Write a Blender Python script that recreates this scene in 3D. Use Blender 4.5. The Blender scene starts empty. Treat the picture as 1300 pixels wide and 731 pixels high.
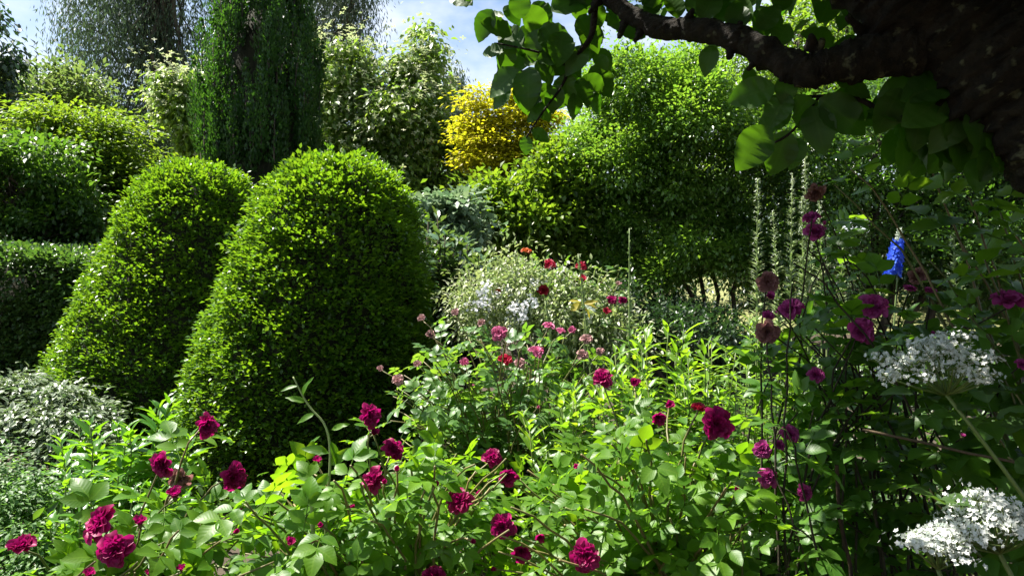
import bpy, math, random
import numpy as np
from mathutils import Matrix, Vector
R = math.radians
sc = bpy.context.scene
col = sc.collection
rng = np.random.default_rng(7)
random.seed(7)

# ------------------------------------------------------------------ camera, sky, sun, exposure
F = 928.0; HZ = 340.0; EYE = 1.6
cd = bpy.data.cameras.new('camera'); cam = bpy.data.objects.new('camera', cd); col.objects.link(cam)
cam.location = (0, 0, EYE); cam.rotation_euler = (R(90), 0, 0)
cd.sensor_width = 36; cd.lens = 36 * F / 1300; cd.shift_y = -(365.5 - HZ) / 1300
cd.clip_start = 0.02; cd.clip_end = 3000
sc.camera = cam
SUN_AZ = -66; SUN_EL = 60            # azimuth measured from +Y (view direction), negative = left
wd = bpy.data.worlds.new('World'); sc.world = wd; wd.use_nodes = True
nt = wd.node_tree; nt.nodes.clear()
def wn(t, **k):
    n = nt.nodes.new(t)
    for a, b in k.items(): setattr(n, a, b)
    return n
out = wn('ShaderNodeOutputWorld'); bg = wn('ShaderNodeBackground'); bg.inputs['Strength'].default_value = 0.052
sky = wn('ShaderNodeTexSky', sky_type='NISHITA', sun_disc=False)
sky.sun_elevation = R(SUN_EL); sky.sun_rotation = R(SUN_AZ); sky.air_density = 1.0; sky.dust_density = 0.6; sky.ozone_density = 2.0
tc = wn('ShaderNodeTexCoord'); mp = wn('ShaderNodeMapping'); mp.inputs['Scale'].default_value = (1, 1, 1.9); mp.inputs['Location'].default_value = (0.62, 0.1, 0.05)
nz = wn('ShaderNodeTexNoise'); nz.inputs['Scale'].default_value = 3.4; nz.inputs['Detail'].default_value = 7; nz.inputs['Roughness'].default_value = 0.55
rp = wn('ShaderNodeValToRGB'); rp.color_ramp.elements[0].position = 0.42; rp.color_ramp.elements[1].position = 0.66
mx = wn('ShaderNodeMix', data_type='RGBA'); mx.inputs[7].default_value = (6.6, 6.9, 7.3, 1)
L_ = nt.links.new
L_(tc.outputs['Generated'], mp.inputs['Vector']); L_(mp.outputs[0], nz.inputs['Vector']); L_(nz.outputs['Fac'], rp.inputs[0])
L_(rp.outputs[0], mx.inputs[0]); L_(sky.outputs[0], mx.inputs[6]); L_(mx.outputs[2], bg.inputs['Color']); L_(bg.outputs[0], out.inputs[0])
sd = bpy.data.lights.new('sun', 'SUN'); sd.energy = 5.0; sd.angle = R(0.5); sd.color = (1, 0.95, 0.86)
sun = bpy.data.objects.new('sun', sd); col.objects.link(sun)
sdir = Vector((math.cos(R(SUN_EL)) * math.sin(R(SUN_AZ)), math.cos(R(SUN_EL)) * math.cos(R(SUN_AZ)), math.sin(R(SUN_EL))))
sun.rotation_euler = sdir.to_track_quat('Z', 'Y').to_euler(); sun.location = (-6, 6, 14)
vs = sc.view_settings; vs.view_transform = 'Standard'; vs.look = 'None'; vs.exposure = 1.85; vs.gamma = 1; vs.use_curve_mapping = False
cy = sc.cycles
cy.max_bounces = 7; cy.diffuse_bounces = 3; cy.glossy_bounces = 2; cy.transmission_bounces = 4; cy.transparent_max_bounces = 4
cy.caustics_reflective = False; cy.caustics_refractive = False; cy.use_denoising = True; cy.sample_clamp_indirect = 6

# ------------------------------------------------------------------ helpers
def P(px, py, Y): return np.array([(px - 650) / F * Y, Y, EYE + (HZ - py) / F * Y])
def gz(y):
    t = min(max((y - 6) / 8, 0), 1); return 1.25 * t * t * (3 - 2 * t)
def norm(a): return a / np.maximum(np.linalg.norm(a, axis=-1, keepdims=True), 1e-9)
def U(a, b, n=None): return rng.uniform(a, b, n)
WL = {}                                 # world location of every object that parents others
def thing(name, label, cat, loc, group=None):
    o = bpy.data.objects.new(name, None); col.objects.link(o); o.location = [float(c) for c in loc]
    o.empty_display_size = 0.1; WL[o.name] = np.array(loc, float)
    return tag(o, label, cat, group)
def tag(o, label, cat, group=None):
    o['label'] = label; o['category'] = cat
    if group: o['group'] = group
    return o
class MB:
    def __init__(s): s.V = []; s.T = []; s.UV = []; s.n = 0
    def add(s, V, T, UV=None):
        V = np.asarray(V, float).reshape(-1, 3); T = np.asarray(T, int)
        s.V.append(V); s.T.append(T + s.n); s.n += len(V)
        s.UV.append(np.zeros((len(V), 2)) if UV is None else np.asarray(UV, float)); return s
    def scatter(s, tm, Pp, Yd, N, S):
        v, t, uv = tm; y = norm(Yd); x = norm(np.cross(y, N)); z = np.cross(x, y)
        M = len(Pp); k = len(v); S = np.broadcast_to(np.asarray(S, float), (M,))[:, None, None]
        W = Pp[:, None, :] + S * (v[None, :, 0:1] * x[:, None] + v[None, :, 1:2] * y[:, None] + v[None, :, 2:3] * z[:, None])
        T = t[None] + (np.arange(M) * k)[:, None, None]
        return s.add(W.reshape(-1, 3), T.reshape(-1, 3), np.tile(uv, (M, 1)))
    def tube(s, path, rad, k=6, cap=True, jit=0.0):
        path = np.asarray(path, float); n = len(path); rad = np.broadcast_to(np.asarray(rad, float), (n,))
        d = norm(np.gradient(path, axis=0)); up = np.array([0.31, 0.2, 0.93]); 
        if abs(d[0] @ up) > 0.9: up = np.array([0.9, 0.3, 0.1])
        x = norm(np.cross(d, up)); z = np.cross(x, d); a = np.arange(k) / k * 2 * math.pi
        rr = rad[:, None] * (1 + (rng.normal(size=(n, k)) * jit if jit else 0))
        V = path[:, None] + rr[..., None] * (np.cos(a)[None, :, None] * x[:, None] + np.sin(a)[None, :, None] * z[:, None])
        i, j = np.meshgrid(np.arange(n - 1), np.arange(k), indexing='ij'); i = i.ravel(); j = j.ravel(); j2 = (j + 1) % k
        q = np.stack([i * k + j, i * k + j2, (i + 1) * k + j2, (i + 1) * k + j], 1)
        T = np.concatenate([q[:, [0, 1, 2]], q[:, [0, 2, 3]]])
        V = V.reshape(-1, 3)
        if cap:
            V = np.concatenate([V, path[-1:]]); c = len(V) - 1; b = (n - 1) * k
            T = np.concatenate([T, np.array([[b + m, b + (m + 1) % k, c] for m in range(k)])])
        return s.add(V, T)
    def mesh(s, name, mat, off=(0, 0, 0), smooth=True):
        V = np.concatenate(s.V) - np.asarray(off); T = np.concatenate(s.T); UV = np.concatenate(s.UV)
        me = bpy.data.meshes.new(name); me.vertices.add(len(V)); me.vertices.foreach_set('co', V.astype(np.float32).ravel())
        me.loops.add(T.size); me.loops.foreach_set('vertex_index', T.astype(np.int32).ravel())
        me.polygons.add(len(T)); me.polygons.foreach_set('loop_start', np.arange(0, T.size, 3, dtype=np.int32))
        me.polygons.foreach_set('use_smooth', np.full(len(T), smooth))
        ul = me.uv_layers.new(name='UVMap'); ul.data.foreach_set('uv', UV[T.ravel()].astype(np.float32).ravel())
        me.materials.append(mat); me.update(); return me
    def build(s, name, mat, parent=None, kind=None, smooth=True, origin=None):
        off = WL[parent.name] if parent is not None else (np.zeros(3) if origin is None else np.asarray(origin, float))
        o = bpy.data.objects.new(name, s.mesh(name, mat, off, smooth)); col.objects.link(o)
        if parent is not None: o.parent = parent
        else: o.location = off
        WL[o.name] = off
        if kind: o['kind'] = kind
        return o
def obj_at(name, me, parent, p, y, z, s):            # a shared mesh placed by its length and face directions
    y = norm(np.asarray(y, float)); x = norm(np.cross(y, z)); z = np.cross(x, y)
    o = bpy.data.objects.new(name, me); col.objects.link(o); o.parent = parent
    p = np.asarray(p) - WL[parent.name]
    o.matrix_basis = Matrix([[x[0]*s, y[0]*s, z[0]*s, p[0]], [x[1]*s, y[1]*s, z[1]*s, p[1]], [x[2]*s, y[2]*s, z[2]*s, p[2]], [0, 0, 0, 1]])
    return o
def bez(a, b, c, n): 
    t = np.linspace(0, 1, n)[:, None]; return (1 - t)**2 * a + 2 * t * (1 - t) * b + t * t * c

# ------------------------------------------------------------------ leaf shapes (length along y, face up z)
def leaf_t(st, width, fold=0.12, curl=0.15, serr=0.0, peak=0.42, twist=0.0, seed=0, x0=0., y0=0., rot=0., sc_=1., power=1.0):
    r = np.random.default_rng(seed); V = [(0, 0, 0)]; UV = [(0.5, 0)]; T = []
    for i in range(1, st):
        v = i / st; w = width / 2 * (math.sin(math.pi * v ** (math.log(0.5) / math.log(peak)))) ** power
        if serr: w *= 1 + serr * (1 if i % 2 else -1)
        z = -curl * v * v; wav = r.normal() * 0.02; tw = twist * (v - .3)
        V += [(-w, v, z + fold * w * 2 + wav - tw * w), (0, v, z), (w, v, z + fold * w * 2 - wav + tw * w)]; UV += [(0, v), (.5, v), (1, v)]
    V.append((0, 1, -curl)); UV.append((.5, 1)); e = len(V) - 1
    T += [(0, 2, 1), (0, 3, 2)]
    for i in range(st - 2):
        a = 1 + 3 * i; b = a + 3
        T += [(a, a + 1, b + 1), (a, b + 1, b), (a + 1, a + 2, b + 2), (a + 1, b + 2, b + 1)]
    a = e - 3; T += [(a, a + 1, e), (a + 1, a + 2, e)]
    V = np.array(V, float) * sc_; c, s_ = math.cos(rot), math.sin(rot)
    V = np.stack([V[:, 0] * c - V[:, 1] * s_ + x0, V[:, 0] * s_ + V[:, 1] * c + y0, V[:, 2]], 1)
    return V, np.array(T), np.array(UV, float)
def join_t(parts):
    V = []; T = []; UV = []; n = 0
    for v, t, u in parts: V.append(v); T.append(t + n); UV.append(u); n += len(v)
    return np.concatenate(V), np.concatenate(T), np.concatenate(UV)
def stick_t(a, b, r):
    m = MB().tube([a, b], [r, r * .7], 3, False); return m.V[0], m.T[0], m.UV[0] + .5
def compound_t(seed, pairs=2, size=.42, width=.62, st=6):
    r = np.random.default_rng(seed); ps = [stick_t((0, 0, 0), (0, .62, .0), .011)]
    ps.append(leaf_t(st, width, .14, r.uniform(.1, .3), .05, .45, r.uniform(-.3, .3), seed, 0, .6, r.uniform(-.15, .15), size))
    for i in range(pairs):
        y = .28 + .26 * i; s = size * (.78 + .14 * i)
        for sgn in (-1, 1):
            q = leaf_t(st, width, .14, r.uniform(.05, .35), .05, .45, r.uniform(-.3, .3), seed + i * 2 + sgn, 0, 0, sgn * r.uniform(-1.25, -.95), s)
            v = q[0].copy(); v[:, 2] += abs(v[:, 0]) * r.uniform(-.25, .2); v[:, 1] += y
            ps.append((v, q[1], q[2]))
    v, t, u = join_t(ps); v = v.copy(); v[:, 2] -= .16 * v[:, 1] ** 2
    return v, t, u
def star_t(n, width, lift=.2, st=2):
    ps = []
    for i in range(n):
        q = leaf_t(st, width, .05, -lift, 0, .6, 0, i, 0, 0, i * 2 * math.pi / n, 1.); ps.append(q)
    v, t, u = join_t(ps); return v, t, u
DIAMOND = leaf_t(2, .55, .18, .12, peak=.48)
NARROW = leaf_t(2, .22, .12, .1, peak=.45)
ROUND2 = leaf_t(2, .75, .2, .1, peak=.5)
LEAF4 = leaf_t(4, .5, .18, .2, peak=.42)
BLADE4 = leaf_t(4, .2, .15, .35, peak=.4)

# ------------------------------------------------------------------ materials
def mat_new(name):
    m = bpy.data.materials.new(name); m.use_nodes = True; n = m.node_tree; n.nodes.clear(); return m, n
def leafmat(name, c1, c2, t, tf=.4, rough=.42, spec=.5, var=.35, nsc=1.6, veins=0, edge=None, patch=None):
    m, n = mat_new(name); A = n.nodes.new; K = n.links.new
    geo = A('ShaderNodeNewGeometry'); oi = A('ShaderNodeObjectInfo')
    ad = A('ShaderNodeMath'); ad.operation = 'ADD'; fr = A('ShaderNodeMath'); fr.operation = 'FRACT'
    K(geo.outputs['Random Per Island'], ad.inputs[0]); K(oi.outputs['Random'], ad.inputs[1]); K(ad.outputs[0], fr.inputs[0])
    mix = A('ShaderNodeMix'); mix.data_type = 'RGBA'; mix.inputs[6].default_value = (*c1, 1); mix.inputs[7].default_value = (*c2, 1); K(fr.outputs[0], mix.inputs[0])
    no = A('ShaderNodeTexNoise'); no.inputs['Scale'].default_value = nsc; no.inputs['Detail'].default_value = 2; K(geo.outputs['Position'], no.inputs['Vector'])
    mr = A('ShaderNodeMapRange'); mr.inputs[1].default_value = .3; mr.inputs[2].default_value = .7; mr.inputs[3].default_value = 1 - var; mr.inputs[4].default_value = 1 + var; K(no.outputs['Fac'], mr.inputs[0])
    hsv = A('ShaderNodeHueSaturation'); K(mix.outputs[2], hsv.inputs['Color']); K(mr.outputs[0], hsv.inputs['Value'])
    colr = hsv.outputs[0]
    tmix = A('ShaderNodeMix'); tmix.data_type = 'RGBA'; tmix.inputs[6].default_value = (*t, 1); tmix.inputs[7].default_value = (t[0]*.55, t[1]*.75, t[2]*.7, 1); K(fr.outputs[0], tmix.inputs[0])
    tcol = tmix.outputs[2]
    bump = None
    if patch:                                   # a share of the leaves in another colour (variegation)
        gt = A('ShaderNodeMath'); gt.operation = 'LESS_THAN'; gt.inputs[1].default_value = patch[1]; K(fr.outputs[0], gt.inputs[0])
        m2 = A('ShaderNodeMix'); m2.data_type = 'RGBA'; K(gt.outputs[0], m2.inputs[0]); K(colr, m2.inputs[6]); m2.inputs[7].default_value = (*patch[0], 1); colr = m2.outputs[2]
    if veins or edge:
        uv = A('ShaderNodeUVMap'); sp = A('ShaderNodeSeparateXYZ'); K(uv.outputs[0], sp.inputs[0])
        du = A('ShaderNodeMath'); du.operation = 'SUBTRACT'; du.inputs[1].default_value = .5; K(sp.outputs[0], du.inputs[0])
        ab = A('ShaderNodeMath'); ab.operation = 'ABSOLUTE'; K(du.outputs[0], ab.inputs[0])
        if edge:
            g = A('ShaderNodeMapRange'); g.inputs[1].default_value = .22; g.inputs[2].default_value = .34; K(ab.outputs[0], g.inputs[0])
            m3 = A('ShaderNodeMix'); m3.data_type = 'RGBA'; K(g.outputs[0], m3.inputs[0]); K(colr, m3.inputs[6]); m3.inputs[7].default_value = (*edge, 1); colr = m3.outputs[2]
        if veins:
            rib = A('ShaderNodeMapRange'); rib.inputs[1].default_value = .0; rib.inputs[2].default_value = .06; rib.inputs[3].default_value = 1; rib.inputs[4].default_value = 0; K(ab.outputs[0], rib.inputs[0])
            a1 = A('ShaderNodeMath'); a1.operation = 'MULTIPLY_ADD'; a1.inputs[1].default_value = -.45; K(ab.outputs[0], a1.inputs[0]); K(sp.outputs[1], a1.inputs[2])
            a2 = A('ShaderNodeMath'); a2.operation = 'MULTIPLY'; a2.inputs[1].default_value = 50; K(a1.outputs[0], a2.inputs[0])
            a3 = A('ShaderNodeMath'); a3.operation = 'SINE'; K(a2.outputs[0], a3.inputs[0])
            a4 = A('ShaderNodeMapRange'); a4.inputs[1].default_value = .8; a4.inputs[2].default_value = 1; a4.inputs[4].default_value = .16; K(a3.outputs[0], a4.inputs[0])
            vmx = A('ShaderNodeMath'); vmx.operation = 'MAXIMUM'; K(rib.outputs[0], vmx.inputs[0]); K(a4.outputs[0], vmx.inputs[1])
            m4 = A('ShaderNodeMix'); m4.data_type = 'RGBA'; m4.blend_type = 'MIX'; sc4 = A('ShaderNodeMath'); sc4.operation = 'MULTIPLY'; sc4.inputs[1].default_value = veins; K(vmx.outputs[0], sc4.inputs[0]); K(sc4.outputs[0], m4.inputs[0])
            K(colr, m4.inputs[6]); m4.inputs[7].default_value = (min(c2[0]*2.2+.03, 1), min(c2[1]*1.8+.03, 1), c2[2]*1.8+.02, 1); colr = m4.outputs[2]
            bp = A('ShaderNodeBump'); bp.inputs['Strength'].default_value = .05; bp.inputs['Distance'].default_value = .004; bp.invert = True; K(a3.outputs[0], bp.inputs['Height']); bump = bp.outputs[0]
    pb = A('ShaderNodeBsdfPrincipled'); pb.inputs['Roughness'].default_value = rough; pb.inputs['Specular IOR Level'].default_value = spec
    K(colr, pb.inputs['Base Color'])
    tr = A('ShaderNodeBsdfTranslucent'); K(tcol, tr.inputs['Color'])
    if bump: K(bump, pb.inputs['Normal'])
    ms = A('ShaderNodeMixShader'); ms.inputs[0].default_value = tf; K(pb.outputs[0], ms.inputs[1]); K(tr.outputs[0], ms.inputs[2])
    o = A('ShaderNodeOutputMaterial'); K(ms.outputs[0], o.inputs[0]); return m
def barkmat(name, c1, c2, scale=14, rough=.9, bump=.6, lichen=None, stretch=(1, 1, .35)):
    m, n = mat_new(name); A = n.nodes.new; K = n.links.new
    t = A('ShaderNodeTexCoord'); mp_ = A('ShaderNodeMapping'); mp_.inputs['Scale'].default_value = stretch; K(t.outputs['Object'], mp_.inputs[0])
    no = A('ShaderNodeTexNoise'); no.inputs['Scale'].default_value = scale; no.inputs['Detail'].default_value = 8; no.inputs['Roughness'].default_value = .65; K(mp_.outputs[0], no.inputs['Vector'])
    r = A('ShaderNodeValToRGB'); r.color_ramp.elements[0].color = (*c1, 1); r.color_ramp.elements[1].color = (*c2, 1); r.color_ramp.elements[0].position = .35; r.color_ramp.elements[1].position = .68; K(no.outputs[0], r.inputs[0])
    colr = r.outputs[0]
    if lichen:
        n2 = A('ShaderNodeTexNoise'); n2.inputs['Scale'].default_value = scale * .8; n2.inputs['Detail'].default_value = 5; K(t.outputs['Object'], n2.inputs['Vector'])
        g = A('ShaderNodeMapRange'); g.inputs[1].default_value = .6; g.inputs[2].default_value = .68; K(n2.outputs[0], g.inputs[0])
        m3 = A('ShaderNodeMix'); m3.data_type = 'RGBA'; K(g.outputs[0], m3.inputs[0]); K(colr, m3.inputs[6]); m3.inputs[7].default_value = (*lichen, 1); colr = m3.outputs[2]
    pb = A('ShaderNodeBsdfPrincipled'); pb.inputs['Roughness'].default_value = rough; pb.inputs['Specular IOR Level'].default_value = .25; K(colr, pb.inputs['Base Color'])
    b = A('ShaderNodeBump'); b.inputs['Strength'].default_value = bump; b.inputs['Distance'].default_value = .02; K(no.outputs[0], b.inputs['Height']); K(b.outputs[0], pb.inputs['Normal'])
    o = A('ShaderNodeOutputMaterial'); K(pb.outputs[0], o.inputs[0]); return m

M = {}
M['bark'] = barkmat('bark_grey_brown', (.03, .024, .018), (.11, .09, .065))
M['bark_pale'] = barkmat('bark_pale', (.07, .065, .055), (.2, .18, .15))
M['apple_bark'] = barkmat('apple_bark', (.006, .005, .004), (.035, .027, .018), 38, .95, 1.6, (.12, .125, .075), (1, 1, 1))
M['stem'] = leafmat('green_stem', (.09, .16, .03), (.16, .2, .05), (.2, .3, .05), .15, .5)
M['rose_stem'] = leafmat('rose_stem', (.1, .13, .03), (.2, .15, .06), (.2, .2, .05), .1, .55)
M['dark_stem'] = barkmat('dark_stem', (.02, .018, .012), (.06, .05, .03), 40)
M['pale_stem'] = leafmat('pale_stem', (.2, .28, .1), (.28, .34, .14), (.3, .4, .12), .2, .5)
M['core'] = barkmat('twig_shade', (.008, .010, .004), (.03, .03, .014), 30)  # near-black colour stands in for shade among the inner twigs
M['box'] = leafmat('box_leaf', (.034, .095, .010), (.078, .165, .013), (.30, .50, .014), .34, .34, .5, .25, 2.2)
M['willow'] = leafmat('willow_leaf', (.035, .06, .035), (.065, .095, .05), (.10, .15, .06), .38, .5, .35)
M['birch'] = leafmat('birch_leaf', (.03, .05, .03), (.055, .08, .045), (.09, .13, .05), .38, .5, .35)
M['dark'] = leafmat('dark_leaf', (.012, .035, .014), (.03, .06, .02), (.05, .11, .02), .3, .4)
M['olive'] = leafmat('olive_leaf', (.07, .11, .03), (.12, .16, .05), (.22, .3, .06), .4, .5)
M['acer'] = leafmat('acer_leaf', (.05, .11, .012), (.10, .17, .02), (.30, .42, .02), .45, .5, .4, .3, 1.2)
M['shrub'] = leafmat('shrub_leaf', (.025, .075, .012), (.06, .12, .02), (.16, .3, .02), .4, .42)
M['yew'] = leafmat('yew_needle', (.012, .045, .010), (.032, .085, .016), (.13, .32, .02), .3, .42, .4, .4, 3)
M['cornus'] = leafmat('cornus_leaf', (.07, .14, .022), (.14, .21, .04), (.36, .5, .05), .42, .4)
M['bract'] = leafmat('cream_bract', (.42, .45, .24), (.55, .56, .38), (.55, .58, .28), .35, .6, .3, .1)
M['cedar'] = leafmat('cedar_needle', (.03, .06, .035), (.06, .09, .05), (.08, .12, .05), .25, .5)
M['gold'] = leafmat('golden_leaf', (.26, .27, .012), (.42, .33, .015), (.72, .64, .02), .5, .5, .4, .3, 1.4)
M['goldgreen'] = leafmat('golden_green_leaf', (.05, .12, .014), (.12, .18, .018), (.30, .44, .02), .42, .42, .5, .35, 1.0)
M['under'] = leafmat('under_leaf', (.03, .08, .015), (.08, .14, .03), (.2, .34, .03), .4, .4)
M['privet'] = leafmat('privet_leaf', (.06, .14, .018), (.12, .21, .035), (.32, .52, .035), .4, .32, .6, .3, 1.2)
M['holly'] = leafmat('holly_leaf', (.03, .08, .016), (.07, .13, .03), (.16, .32, .02), .32, .3, .6, .3, 1.2)
M['lime'] = leafmat('lime_leaf', (.07, .14, .015), (.12, .2, .03), (.3, .45, .03), .45, .45)
M['silver'] = leafmat('silver_leaf', (.05, .09, .035), (.11, .15, .07), (.2, .28, .08), .3, .34, .55, .3, 5, edge=(.27, .31, .23), patch=((.045, .08, .03), .45))
M['viburnum'] = leafmat('grey_green_leaf', (.12, .19, .10), (.22, .30, .18), (.25, .35, .16), .3, .42, .5, .35, 4)
M['rhodo'] = leafmat('rhododendron_leaf', (.03, .08, .03), (.07, .13, .05), (.2, .3, .04), .25, .3, .6, .2, 2, veins=.4)
M['hedge'] = leafmat('hedge_leaf', (.028, .075, .018), (.065, .12, .03), (.15, .28, .03), .32, .33, .6, .3, 1.5)
M['phlox'] = leafmat('phlox_leaf', (.035, .12, .010), (.075, .19, .014), (.28, .52, .012), .42, .34, .5, .2, 3, veins=.25)
M['ferny'] = leafmat('ferny_leaf', (.05, .13, .03), (.10, .19, .05), (.22, .4, .06), .4, .5)
M['rose'] = leafmat('rose_leaf', (.038, .115, .007), (.09, .19, .010), (.31, .53, .012), .45, .44, .32, .2, 4, veins=.25)
M['rose2'] = leafmat('rose_leaf_bluish', (.045, .12, .025), (.09, .18, .035), (.28, .46, .03), .42, .4, .45, .2, 4, veins=.25)
M['rose3'] = leafmat('rose_leaf_deep', (.03, .095, .010), (.065, .15, .016), (.26, .46, .016), .45, .42, .4, .2, 4, veins=.3)
M['varieg'] = leafmat('variegated_leaf', (.12, .18, .05), (.24, .29, .12), (.35, .42, .12), .35, .45, .5, .2, 5, patch=((.5, .52, .36), .35))
M['lance'] = leafmat('lance_leaf', (.055, .145, .010), (.12, .22, .016), (.38, .58, .02), .46, .4, .45, .2, 4, veins=.2)
M['feather'] = leafmat('feathery_leaf', (.06, .14, .014), (.12, .21, .025), (.3, .5, .03), .42, .42)
M['apple'] = leafmat('apple_leaf', (.024, .066, .008), (.045, .105, .012), (.11, .26, .006), .42, .48, .35, .15, 6, veins=.2)
M['valleaf'] = leafmat('valerian_leaf', (.04, .09, .02), (.07, .13, .03), (.18, .32, .03), .38, .42, veins=.3)
M['crimson'] = leafmat('crimson_petal', (.17, .003, .05), (.40, .007, .13), (.62, .008, .2), .36, .5, .25, .3, 60)
M['red'] = leafmat('red_petal', (.34, .008, .04), (.45, .015, .06), (.7, .03, .08), .35, .5, .3, .2, 40)
M['orange'] = leafmat('orange_petal', (.5, .08, .02), (.55, .14, .04), (.7, .15, .03), .35, .5, .3, .2, 40)
M['pink'] = leafmat('pink_petal', (.42, .05, .17), (.55, .16, .30), (.7, .15, .3), .35, .5, .3, .25, 40)
M['palepink'] = leafmat('faded_pink_petal', (.42, .2, .22), (.5, .3, .28), (.5, .28, .26), .35, .6, .3, .25, 40)
M['mauve'] = leafmat('mauve_petal', (.28, .02, .15), (.46, .07, .28), (.62, .06, .32), .38, .5, .25, .3, 60)
M['faded'] = leafmat('faded_mauve_petal', (.22, .09, .11), (.32, .16, .15), (.35, .15, .14), .35, .6, .3, .3, 40)
M['white'] = leafmat('white_petal', (.66, .68, .64), (.78, .78, .76), (.7, .72, .66), .3, .6, .3, .06, 30)
M['lilac'] = leafmat('lilac_white_petal', (.68, .66, .73), (.78, .77, .8), (.68, .66, .72), .3, .6, .3, .06, 30)
M['blue'] = leafmat('blue_petal', (.02, .06, .55), (.06, .16, .75), (.05, .12, .8), .35, .5, .35, .15, 30)
M['budwhite'] = leafmat('pale_bud', (.45, .5, .42), (.6, .62, .55), (.5, .55, .4), .2, .5)
M['cane'] = barkmat('bamboo_cane', (.05, .035, .02), (.12, .085, .05), 30)
M['metal'] = barkmat('rusty_rod', (.02, .014, .01), (.07, .04, .025), 60)
M['yellowleaf'] = leafmat('yellow_leaf', (.4, .33, .03), (.5, .42, .05), (.7, .6, .05), .4, .5)

# ------------------------------------------------------------------ ground
def ground_mat():
    m, n = mat_new('soil_and_turf'); A = n.nodes.new; K = n.links.new
    g = A('ShaderNodeNewGeometry'); a = A('ShaderNodeTexNoise'); a.inputs['Scale'].default_value = 9; a.inputs['Detail'].default_value = 10; K(g.outputs['Position'], a.inputs['Vector'])
    r = A('ShaderNodeValToRGB'); r.color_ramp.elements[0].color = (.018, .012, .007, 1); r.color_ramp.elements[1].color = (.07, .05, .03, 1); K(a.outputs[0], r.inputs[0])
    p = A('ShaderNodeBsdfPrincipled'); p.inputs['Roughness'].default_value = .95; K(r.outputs[0], p.inputs['Base Color'])
    b = A('ShaderNodeBump'); b.inputs['Distance'].default_value = .04; K(a.outputs[0], b.inputs['Height']); K(b.outputs[0], p.inputs['Normal'])
    o = A('ShaderNodeOutputMaterial'); K(p.outputs[0], o.inputs[0]); return m
def lawn_mat():
    m, n = mat_new('mown_grass'); A = n.nodes.new; K = n.links.new
    g = A('ShaderNodeNewGeometry'); a = A('ShaderNodeTexNoise'); a.inputs['Scale'].default_value = 60; a.inputs['Detail'].default_value = 6; K(g.outputs['Position'], a.inputs['Vector'])
    r = A('ShaderNodeValToRGB'); r.color_ramp.elements[0].color = (.12, .15, .04, 1); r.color_ramp.elements[1].color = (.28, .27, .1, 1); K(a.outputs[0], r.inputs[0])
    p = A('ShaderNodeBsdfPrincipled'); p.inputs['Roughness'].default_value = .8; K(r.outputs[0], p.inputs['Base Color'])
    b = A('ShaderNodeBump'); b.inputs['Distance'].default_value = .03; K(a.outputs[0], b.inputs['Height']); K(b.outputs[0], p.inputs['Normal'])
    o = A('ShaderNodeOutputMaterial'); K(p.outputs[0], o.inputs[0]); return m
def sheet(xs, ys, dz):
    X, Y = np.meshgrid(xs, ys, indexing='ij'); Z = np.vectorize(gz)(Y) + dz
    V = np.stack([X, Y, Z], -1).reshape(-1, 3); nx, ny = X.shape
    i, j = np.meshgrid(np.arange(nx - 1), np.arange(ny - 1), indexing='ij'); i = i.ravel(); j = j.ravel()
    q = np.stack([i*ny+j, (i+1)*ny+j, (i+1)*ny+j+1, i*ny+j+1], 1)
    return MB().add(V, np.concatenate([q[:, [0, 1, 2]], q[:, [0, 2, 3]]]))
sheet(np.array([-900, -60, -20, 0, 20, 60, 900.]), np.concatenate([[-300, -10], np.linspace(0, 16, 33), [60, 1500]]), 0).build('ground', ground_mat(), kind='structure')
sheet(np.array([-40, 0, 40.]), np.concatenate([np.linspace(10.2, 16, 20), [80]]), .006).build('lawn', lawn_mat(), kind='structure')

# ------------------------------------------------------------------ trees and shrubs seen as masses
def blob(px, py, rx, ry, Y, d=.9):
    c = P(px, py, Y); return (*c, rx / F * Y, rx / F * Y * d, ry / F * Y)
def lump(blobs, k=11):
    o = []
    for b in blobs:
        b = np.array(b); o.append((*b[:3], *(b[3:] * .74)))
        for _ in range(k):
            d = norm(rng.normal(size=3)); f = U(.22, .52); o.append((*(b[:3] + d * b[3:] * (1.0 - f * .5)), *(np.minimum(b[3:].mean(), b[3:] * 1.15) * f * np.array([1.1, 1.1, .9]))))
    return o
def crown_pts(blobs, n, shell=.55):
    blobs = lump(blobs)
    B = np.array(blobs); w = (B[:, 3] * B[:, 4] * B[:, 5]) ** (2 / 3); k = rng.choice(len(B), n * 2, p=w / w.sum())
    d = norm(rng.normal(size=(n * 2, 3))); r = U(shell, 1, n * 2) ** .6
    C = B[k, :3] + d * r[:, None] * B[k, 3:]; keep = np.ones(len(C), bool)
    for i, b in enumerate(B):
        e = np.linalg.norm((C - b[:3]) / b[3:], axis=1); keep &= ~((e < .6) & (k != i))
    O = norm(d / B[k, 3:]); C = C + O * (np.minimum(np.abs(rng.normal(size=len(C))) ** 2, 3.5) * np.minimum(.09 * B[k, 3:].mean(1), .09))[:, None]
    return C[keep][:n], O[keep][:n]
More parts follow.
